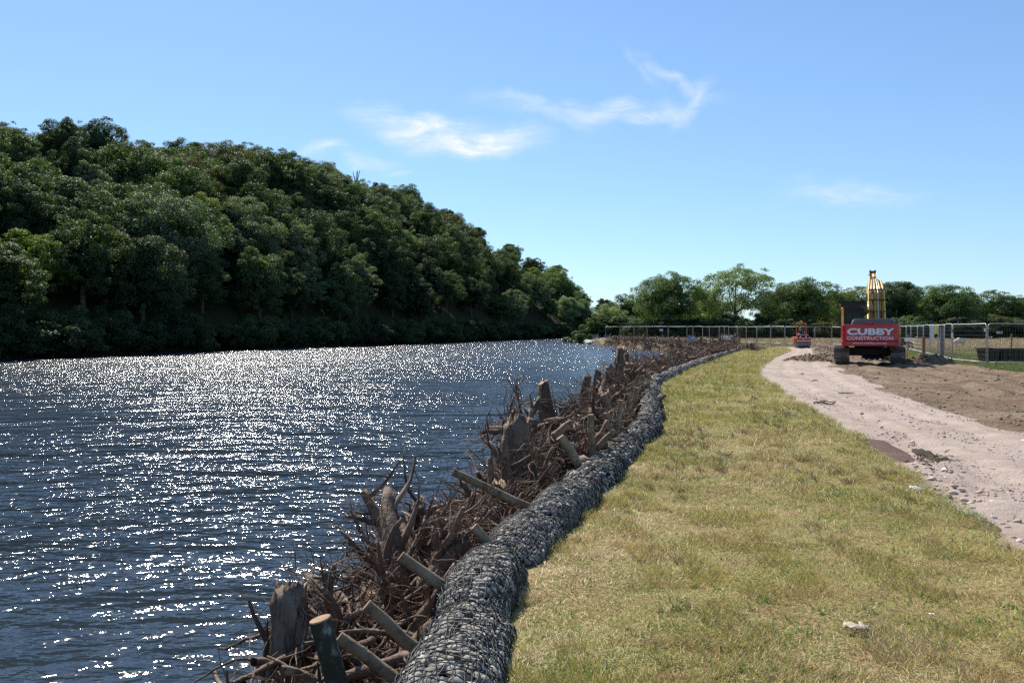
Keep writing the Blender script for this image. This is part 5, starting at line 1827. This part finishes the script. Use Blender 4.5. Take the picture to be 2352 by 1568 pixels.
    for q in range(5):
        p = MB(); xx = bx - .50 + q * .27
        p.prism([(3.38, .03), (3.38, .15), (3.16, .09), (3.16, .06)], xx - .05, xx + .05, 0); p.build('bucket_tooth', M['steel'], bk)
    p = MB(); p.box((bx + .02, 3.36, .075), (1.2, .04, .03)); p.build('cutting_edge', M['steel'], bk)
    return t


excavator()


# ================================================================== small roller
def roller():
    t = thing('road_roller', 'small orange-red ride-on roller with roll bar and beacon at the path end', 'roller', (26.05, 74.3, 0.06), R(-14))
    for y in (0, 1.45):
        b = MB(); b.cyl((-.58, y, .32), (.58, y, .32), .32, 32); d = b.build('drum', M['drum'], t, bevel=.015)
        b = MB(); b.box((-.64, y, .40), (.07, .2, .34)); b.box((.64, y, .40), (.07, .2, .34)); b.build('drum_fork', M['orange'], d, bevel=.01)
        b = MB(); b.box((0, y - .33 if y == 0 else y + .33, .60), (1.14, .02, .06)); b.build('drum_scraper', M['steel'], d)
    b = MB(); b.prism([(-.36, .66), (-.30, .90), (.62, .96), (.62, .66)], -.66, .66, 0); f = b.build('front_frame', M['orange'], t, bevel=.03)
    b = MB(); b.box((0, 1.35, .80), (1.30, 1.2, .32)); b.build('rear_frame', M['orange'], t, bevel=.04)
    b = MB(); b.box((-.70, .72, .78), (.14, 1.0, .3)); b.build('side_tank', M['orange'], t, bevel=.03)
    b = MB(); b.prism([(-.22, .9), (-.05, 1.12), (.5, 1.22), (.5, .9)], -.50, .50, 0); b.build('engine_cover', M['black'], t, bevel=.04)
    for x in (-.24, .24):
        b = MB(); b.cyl((x, -.31, .98), (x, -.27, .98), .06, 12); b.build('headlight', M['white'], t)
    b = MB(); b.box((0, -.345, .83), (.2, .02, .05)); b.build('badge', M['white'], t)
    b = MB(); b.box((0, 1.05, 1.12), (.55, .5, .14)); b.build('seat', M['black'], t, bevel=.05)
    b = MB(); b.tube([(-.24, 1.28, 1.15), (-.24, 1.3, 1.5), (-.1, 1.3, 1.62), (.1, 1.3, 1.62), (.24, 1.3, 1.5), (.24, 1.28, 1.15)], .05, 8); b.build('seat_hoop', M['red'], t, smooth=True)
    b = MB(); b.box((0, 1.3, 1.36), (.44, .08, .44)); b.build('seat_back', M['black'], t, bevel=.04)
    b = MB(); b.tube([(0, .5, 1.15), (0, .62, 1.42)], .03, 8)
    ring = [(math.cos(q * math.pi / 8) * .19, .64 + math.sin(q * math.pi / 8) * .06, 1.44 + math.sin(q * math.pi / 8) * .15) for q in range(17)]
    b.tube(ring, .016, 6); b.build('steering_wheel', M['black'], t, smooth=True)
    b = MB(); b.box((-.33, .55, 1.22), (.22, .2, .16)); b.build('control_box', M['steel'], t, bevel=.03)
    b = MB()
    for x in (-.42, .42):
        b.box((x, 1.55, 1.55), (.075, .075, 1.35))
    b.box((0, 1.55, 2.21), (.915, .076, .09)); b.build('roll_bar', M['orange'], t, bevel=.012)
    b = MB(); b.tube([(0, 1.55, 2.25), (0, 1.55, 2.30)], .03, 8); b.tube([(0, 1.55, 2.30), (0, 1.55, 2.34), (0, 1.55, 2.41), (0, 1.55, 2.44)], [.075, .08, .065, .02], 12)
    b.build('beacon', M['beacon'], t, smooth=True)


roller()

# ================================================================== temporary fence
FENCE = [(30.2, 38.2), (26.5, 38.6), (22.65, 39.6), (23.35, 44.0), (24.8, 47.6), (26.2, 51.0), (27.3, 54.2), (28.5, 57.5), (29.8, 61), (31, 64.5), (32.3, 68), (33.4, 71.5), (34.4, 75), (35, 79), (34.9, 83.5), (33.9, 88), (32.3, 88.6), (31.0, 89.5), (30.0, 91.3), (29.3, 94), (28.6, 97), (28.5, 101), (28.5, 105), (28.7, 110), (28.9, 113), (29.2, 117), (29.0, 122), (28.7, 125), (27.9, 128), (27.4, 130), (25.2, 134), (22.6, 139), (21.6, 147), (19.6, 150.5), (17.2, 153)]
fl_names = {0: 'galvanised mesh fence panel cut by the right edge of the photo', 1: 'near galvanised mesh fence panel in front of the black troughs', 2: 'near galvanised mesh fence panel with the grazing sheep seen through it', 3: 'mesh fence panel turning away beside the grey pole', 4: 'mesh fence panel behind the stout brown post', 5: 'mesh fence panel carrying the yellow notice'}


def fence_panel(i, a, b, h=2.0):
    A, B = Vector((a[0], a[1], 0)), Vector((b[0], b[1], 0))
    A.z = B.z = float(ground_z(np.array([A.x]), np.array([A.y]))[0]) + .08
    d = B - A; L_ = d.length; d.normalize()
    near = A.y < 60
    if i in fl_names: lb = fl_names[i]
    elif A.y < 86: lb = f'mesh fence panel right of the excavator, {ordinal(i - 6)} behind the yellow notice'
    elif A.y < 126: lb = f'distant mesh fence panel behind the roller, {ordinal(i - 14)} from the excavator'
    else: lb = f'distant mesh fence panel behind the far bay, {ordinal(i - 28)} toward the river'
    t = thing('fence_panel', lb, 'fence panel', A, math.atan2(d.y, d.x), 'temporary mesh fence panels')
    r_ = .021 if near else .021
    m = .05
    fb = MB()
    c = .13
    path = [(m, 0, 0.02), (m, 0, h - c), (m + c * .3, 0, h - c * .3), (m + c, 0, h), (L_ / 2, 0, h - (.02 if i % 3 else -.03)), (L_ - m - c, 0, h), (L_ - m - c * .3, 0, h - c * .3), (L_ - m, 0, h - c), (L_ - m, 0, 0.02)]
    fb.tube(path, r_, 6)
    fb.tube([(m, 0, .16), (L_ - m, 0, .16)], r_ * .9, 6)
    fr = fb.build('frame', M['galv'], t, smooth=True)
    wb = MB()
    w = .0017 if near else .0019
    for q in range(8):
        z = .3 + q * (h - .42) / 7
        wb.tube([(m, .004, z), (L_ - m, .004, z)], w * (1.7 if q % 2 else 1), 3, cap=False)
    nv = max(8, int(L_ / (.12 if near else .35)))
    for q in range(1, nv):
        x = m + (L_ - 2 * m) * q / nv
        wb.tube([(x, -.004, .16), (x, -.004, h - .02)], w, 3, cap=False)
    tag(wb.build('wire_mesh', M['wire'], t), kind='stuff')
    kb = MB(); kb.box((0, 0, .0), (.24, .72, .12), taper=(.8, .92)); kb.build('fence_foot', M['concrete'], t, bevel=.02 if near else 0)
    cb = MB(); cb.box((0, 0, h * .72), (.12, .05, .035)); cb.build('coupler', M['galv'], t)


for i, (a, b) in enumerate(zip(FENCE[:-1], FENCE[1:])):
    fence_panel(i, a, b)


# ---- signs hung on the fence (x, y on the print, Y, w, h, material, label)
def plate(x, y, Y, w, h, base, label, stripe=None, yaw=0.0):
    p = at(x, y, Y)
    mm = mat('sign_face', base, .5, .4)
    b = MB(); b.box((0, 0, 0), (w, .008, h))
    o = b.build('notice_plate', mm, loc=p, rot=(0, 0, yaw), bevel=.002)
    tag(o, label, 'sign', 'notices hung on the fence')
    if stripe:
        s_ = MB(); s_.box((w * stripe[1], -.007, h * stripe[2]), (w * stripe[3], .005, h * stripe[4])); s_.build('printed_band', mat('sign_band', stripe[0], .5, .4), o)
    return o


ang = math.atan2(1, -3.85)
plate(2141, 760, 58, .30, 1.0, (.62, .72, .78), 'tall white notice on the fence right of the excavator')
plate(2151, 755, 58.3, .26, .66, (.75, .62, .06), 'yellow notice beside the tall white one on the fence', ((.6, .15, .03), .38, 0, .22, 1.0))
plate(2087, 779, 62, .62, .27, (.75, .76, .78), 'white notice low on the fence against the excavator counterweight')
plate(2265, 757, 38.85, .20, .14, (.72, .70, .70), 'small red and white notice on the near fence corner', ((.55, .05, .06), .2, 0, .5, .7))
plate(2296, 762.5, 43.5, .32, .13, (.5, .5, .52), 'small grey notice behind the near fence panel', ((.45, .08, .1), .2, 0, .4, .6))
plate(2187, 765, 43.6, .10, .45, (.78, .78, .78), 'narrow white notice on the post of the near fence panel', ((.6, .08, .06), 0, .3, 1.0, .35))
plate(1670, 773, 111, 1.6, .45, (.78, .78, .78), 'white board on the distant fence left of the roller')
plate(1519, 757, 131, .55, .4, (.22, .42, .72), 'small blue notice high on the distant fence')
# ================================================================== posts, troughs, sheep, headland, litter
def post(x, yb, yt, Y, r_, m_, label, name='timber_post', cat='post', sides=12):
    a, b = at(x, yb, Y), at(x, yt, Y)
    t = MB()
    t.tube([(0, 0, -.3), (0, 0, (b.z - a.z) * .5), (0, 0, b.z - a.z - .02), (0, 0, b.z - a.z)], [r_ * 1.02, r_, r_ * .98, r_ * .88], sides, jit=.03, rng=rnd)
    return tag(t.build(name, m_, loc=(a.x, Y, a.z), smooth=False), label, cat)


post(2086, 806, 768, 66, .09, M['timber'], 'brown timber post close beside the excavator mirror')
post(2121, 815, 772, 53.5, .105, M['timber'], 'stout brown timber strainer post in the long grass')
post(2163, 820, 752, 50.5, .11, M['grey_timber'], 'thick grey weathered pole behind the fence corner')
post(2323, 806, 765, 55, .05, M['timber'], 'slim timber post in the field behind the black troughs')
post(2288, 846, 826, 37.2, .03, M['timber'], 'short pale wooden peg in the grass before the near fence', 'timber_peg', 'peg', 4)
# post-and-wire stock fence between the timber posts
def wire_run(name, a, b, zs, label):
    w = MB()
    for z in zs:
        n = 8
        w.tube([(a[0] + (b[0] - a[0]) * q / n, a[1] + (b[1] - a[1]) * q / n, z - .05 * math.sin(math.pi * q / n)) for q in range(n + 1)], .006, 3)
    tag(w.build(name, M['galv']), label, 'wire fence')


pa, pb = at(2086, 806, 66), at(2121, 815, 53.5)
wire_run('stock_wire', (pa.x, pa.y), (pb.x, pb.y), (.3, .55, .8, 1.05), 'strained fence wires between the two brown timber posts')
wire_run('stock_wire', (pb.x, pb.y), (34, 49.5), (.3, .55, .8, 1.05), 'strained fence wires running right from the stout brown post')


def trough(x, Y, L_, H, W, label, rz=0.0):
    t = thing('trough', label, 'trough', (x, Y, 0), rz, 'black troughs stacked behind the near fence')
    b = MB()
    def ring(z, g): return [(-L_ / 2 * g, -W / 2 * g, z), (L_ / 2 * g, -W / 2 * g, z), (L_ / 2 * g, W / 2 * g, z), (-L_ / 2 * g, W / 2 * g, z)]
    vs = ring(.02, .82) + ring(H, 1.0) + ring(H, .94) + ring(.07, .78)
    fs = [(3, 2, 1, 0)] + [(i, (i + 1) % 4, 4 + (i + 1) % 4, 4 + i) for i in range(4)] + [(4 + i, 4 + (i + 1) % 4, 8 + (i + 1) % 4, 8 + i) for i in range(4)] + [(8 + i, 8 + (i + 1) % 4, 12 + (i + 1) % 4, 12 + i) for i in range(4)] + [(12, 13, 14, 15)]
    b.add(vs, fs); b.build('shell', M['plastic'], t, bevel=.015)
    b = MB()
    for s in (-1, 1):
        b.box((0, s * W / 2, H - .02), (L_ + .06, .05, .05)); b.box((s * L_ / 2, 0, H - .02), (.05, W - .06, .045))
    b.build('rim', M['plastic'], t)
    n = int(L_ / .32)
    for q in range(n):
        x_ = -L_ * .43 + L_ * .86 * (q + .5) / n
        r_ = MB(); r_.tube([(x_ * .9, -W / 2 * .84, .05), (x_, -W / 2 * 1.01, H - .05)], .025, 4); r_.build('rib', M['plastic'], t)


trough(24.45, 42.6, .75, .64, .7, 'short black trough at the left of the stack behind the near fence', .1)
trough(26.1, 42.9, 2.1, .72, .8, 'long black trough at the right behind the near fence', .05)
trough(25.0, 43.6, .8, .72, .7, 'black trough standing between the short and the long one', .15)


# ---- sheep: one continuous body each (skin over a skeleton)
def skin_body(name, verts, edges, radii, material, root=0, sub=2):
    me = bpy.data.meshes.new(name)
    me.from_pydata(verts, edges, [])
    o = bpy.data.objects.new('tmp_body', me); COL.objects.link(o)
    sk = o.modifiers.new('skin', 'SKIN'); sk.use_smooth_shade = True
    ly = me.skin_vertices[0]
    for i, r_ in enumerate(radii):
        ly.data[i].radius = r_ if isinstance(r_, tuple) else (r_, r_)
        ly.data[i].use_root = (i == root)
    ss = o.modifiers.new('sub', 'SUBSURF'); ss.levels = ss.render_levels = sub
    bpy.context.view_layer.update()
    dg = bpy.context.evaluated_depsgraph_get()
    out = bpy.data.meshes.new_from_object(o.evaluated_get(dg))
    bpy.data.objects.remove(o)
    out.name = name
    out.materials.clear(); out.materials.append(material)
    return out


def sheep(loc, rz, fleece, face, label, name='sheep'):
    t = thing(name, label, 'sheep', loc, rz)
    v = [(-.42, 0, .62), (-.2, 0, .66), (.1, 0, .66), (.36, 0, .62), (.55, 0, .50), (.68, 0, .30), (.76, 0, .14),
         (-.40, .12, .42), (-.44, .12, .24), (-.40, .12, .02), (-.40, -.12, .42), (-.44, -.12, .24), (-.40, -.12, .02),
         (.32, .11, .42), (.33, .11, .22), (.33, .11, .02), (.32, -.11, .42), (.33, -.11, .22), (.33, -.11, .02), (-.53, 0, .55), (-.56, 0, .38)]
    e = [(0, 1), (1, 2), (2, 3), (3, 4), (4, 5), (5, 6), (0, 7), (7, 8), (8, 9), (0, 10), (10, 11), (11, 12), (3, 13), (13, 14), (14, 15), (3, 16), (16, 17), (17, 18), (0, 19), (19, 20)]
    r_ = [(.22, .24), (.26, .28), (.26, .28), (.20, .23), (.12, .14), (.09, .09), (.045, .05), .09, .045, .035, .09, .045, .035, .08, .04, .035, .08, .04, .035, .06, .03]
    link('body', skin_body('body', v, e, r_, fleece, 1), t)
    for s in (-1, 1):
        b = MB(); b.tube([(.60, s * .06, .44), (.58, s * .13, .45), (.57, s * .19, .42)], [.02, .035, .01], 6); b.build('ear', face, t, smooth=True)
    b = MB(); b.tube([(.64, 0, .36), (.74, 0, .20), (.79, 0, .11)], [.085, .06, .045], 10); b.build('face', face, t, smooth=True)


M['fleece'] = mat('fleece', (.66, .58, .46), .95, .1, var=[(12, (.50, .43, .33), .45, .7)], bump=[(25, .8, .03)])
M['fleece_brown'] = mat('fleece_brown', (.20, .115, .07), .95, .1, var=[(9, (.12, .07, .045), .45, .7)], bump=[(25, .8, .03)])
M['face_dark'] = mat('sheep_face', (.05, .04, .035), .8, .2)
M['face_pale'] = mat('sheep_face_pale', (.55, .5, .42), .8, .2)
ps = at(2203, 796, 84)
sheep((ps.x, 84, float(ground_z(np.array([ps.x]), np.array([84.0]))[0]) + .02), R(180), M['fleece'], M['face_pale'], 'cream sheep grazing in the field behind the near fence')
ps = at(2080, 800, 72)
sheep((ps.x, 72, .0), R(15), M['fleece_brown'], M['face_dark'], 'brown sheep standing in the field right of the excavator counterweight')

# ---- rocky headland at the far end of the bay
BT = [(.40, .37, .33), (.33, .31, .28), (.46, .42, .37), (.36, .32, .27)]
bmesh_list = []
for i in range(4):
    v, f = ico(2, 70 + i)
    bmesh_list.append(mesh_np('boulder', v * np.array([1, .8, .7]), f, M['stone'], tint=np.tile(np.array(BT[i]), (len(f), 1))))
k = 0
for row, (z, n) in enumerate(((-.85, 12), (-.35, 9))):
    for i in range(n):
        x, y, tx, ty = walk([(18.5, 139), (16.4, 146), (14.9, 152), (15.2, 160)], 21 * i / n)
        s = rnd.uniform(.75, 1.25) * (1 if row == 0 else .85)
        o = link('boulder', bmesh_list[rnd.randrange(4)], None, loc=(x - ty * .5 * (1 - row) + row * .9, y + rnd.uniform(-.3, .3), z), rot=(rnd.uniform(-.3, .3), rnd.uniform(-.3, .3), rnd.uniform(0, 6.28)), scale=(s * 1.1, s, s * .8))
        tag(o, f'pale boulder in the {"lower" if row == 0 else "upper"} course of the far headland, {ordinal(i)} from the roots', 'boulder', 'boulders armouring the far headland')
for i in range(9):
    x, y, tx, ty = walk([(18.0, 143), (15.6, 150), (15.2, 158)], 15 * i / 8)
    b = MB(); ln = rnd.uniform(.9, 1.5)
    b.tube([(0, 0, -.2), (ln * .75, 0, ln * .8)], [.09, .08], 6)
    tag(b.build('leaning_pale', M['grey_timber'], loc=(x - .4, y, -.25), rot=(0, 0, rnd.uniform(-.15, .15))), f'grey pole leaning over the far headland boulders, {ordinal(i)} from the right', 'pole', 'poles leaning over the far headland')

# ---- duck on the bay
M['duck'] = mat('duck_feathers', (.06, .05, .045), .7, .3)
pd_ = G(1411, 807, WATER_Z)
dk = thing('duck', 'small dark duck swimming in the mouth of the bay', 'duck', pd_, R(180))
link('body', skin_body('body', [(-.24, 0, .12), (-.1, 0, .06), (.1, 0, .06), (.2, 0, .10), (.26, 0, .22), (.30, 0, .30), (.40, 0, .28)], [(0, 1), (1, 2), (2, 3), (3, 4), (4, 5), (5, 6)], [.03, .11, .12, .07, .045, .06, .018], M['duck'], 1), dk)


# ---- litter
def scrap(name, x, y, w, base, label, z=.11, cat='litter', seed=3, rough=.6):
    p = G(x, y, z)
    rg = np.random.default_rng(seed)
    n = 9
    q = np.linspace(-.5, .5, n)
    X, Y = np.meshgrid(q, q)
    X = X + rg.uniform(-.05, .05, X.shape); Y = Y * .7 + rg.uniform(-.05, .05, X.shape)
    Z = (fbm(X * 5 + seed, Y * 5, 3, seed) - .45) * .38 + rg.uniform(0, .04, X.shape)
    X *= 1 - .35 * np.abs(Y) * rg.uniform(.3, 1.2)
    V_ = np.stack([X.ravel(), Y.ravel(), Z.ravel()], 1) * w
    ii = np.arange(n * n).reshape(n, n)
    F_ = np.stack([ii[:-1, :-1].ravel(), ii[:-1, 1:].ravel(), ii[1:, 1:].ravel(), ii[1:, :-1].ravel()], 1)
    keep = rg.random(len(F_)) > .08
    me = mesh_np(name, V_, F_[keep], mat(name + '_sheet', base, rough, .3, var=[(20, tuple(c * .7 for c in base), .5, .7)]))
    o = link(name, me, None, loc=p, rot=(0, 0, rg.uniform(-.4, .4)))
    sm = o.modifiers.new('thickness', 'SOLIDIFY'); sm.thickness = .002
    return tag(o, label, cat)


scrap('paper_scrap', 1966, 1437, .13, (.42, .33, .25), 'crumpled pale paper scrap lying on the turf near the camera', .12)
scrap('paper_scrap', 2140, 1408, .03, (.7, .68, .66), 'tiny white fleck of paper on the turf toward the right edge', .115, seed=5)
scrap('plastic_sheet', 2118, 1124, .30, (.46, .50, .50), 'torn grey plastic sheet at the turf edge beside the path', .07, seed=8)
scrap('plastic_sheet', 2100, 1131, .18, (.46, .50, .50), 'small torn grey plastic strip left of the larger grey sheet', .08, seed=9)
scrap('plastic_bag', 1588, 777, .6, (.30, .33, .42), 'blue and white plastic bag caught on the far root wads', 1.0, 'bag', seed=12)
bpy.data.objects['plastic_bag'].location = at(1588, 777, 64)
bpy.data.objects['plastic_bag'].rotation_euler = (1.2, .3, 0)
p = G(1888, 925, .05)
b = MB()
for q in range(3):
    b.tube([(math.cos(a) * .17 + .06 * q, math.sin(a) * .22, .02 + .025 * math.sin(a * 2 + q)) for a in np.linspace(q, q + 5.2, 14)], .012, 5)
tag(b.build('strap', M['black'], loc=p), 'loop of dark strap lying on the gravel path', 'strap')
p = G(1943, 903, .05)
b = MB(); b.tube([(-.19, 0, .01), (0, .02, .02), (.2, -.01, .01)], [.014, .016, .01], 6)
tag(b.build('stick', M['bark'], loc=p), 'short dark stick lying across the gravel path', 'stick')
for x, y, s, lb in ((1868, 873, .13, 'dark stone on the path near the excavator'), (1841, 857, .09, 'small dark stone farther up the gravel path')):
    p = G(x, y, .05)
    o = link('loose_stone', SM[5], None, loc=p, scale=(s, s, s)); tag(o, lb, 'stone')
# mulch: torn dark roots and bark lying on the damp earth
b = MB(); rg = random.Random(9)
for q in range(110):
    p0 = G(rg.gauss(2140, 24), rg.gauss(1056, 8), .06)
    pts = wander(p0, (rg.gauss(0, 1), rg.gauss(0, 1), rg.uniform(0, .15)), rg.uniform(.03, .11), 4, rg, .7, .2)
    b.tube(pts, [.009, .008, .007, .005, .003], 4)
tag(b.build('bark_litter', M['root_fine']), 'scatter of dark torn roots and bark on the path edge', 'bark litter', kind='stuff')
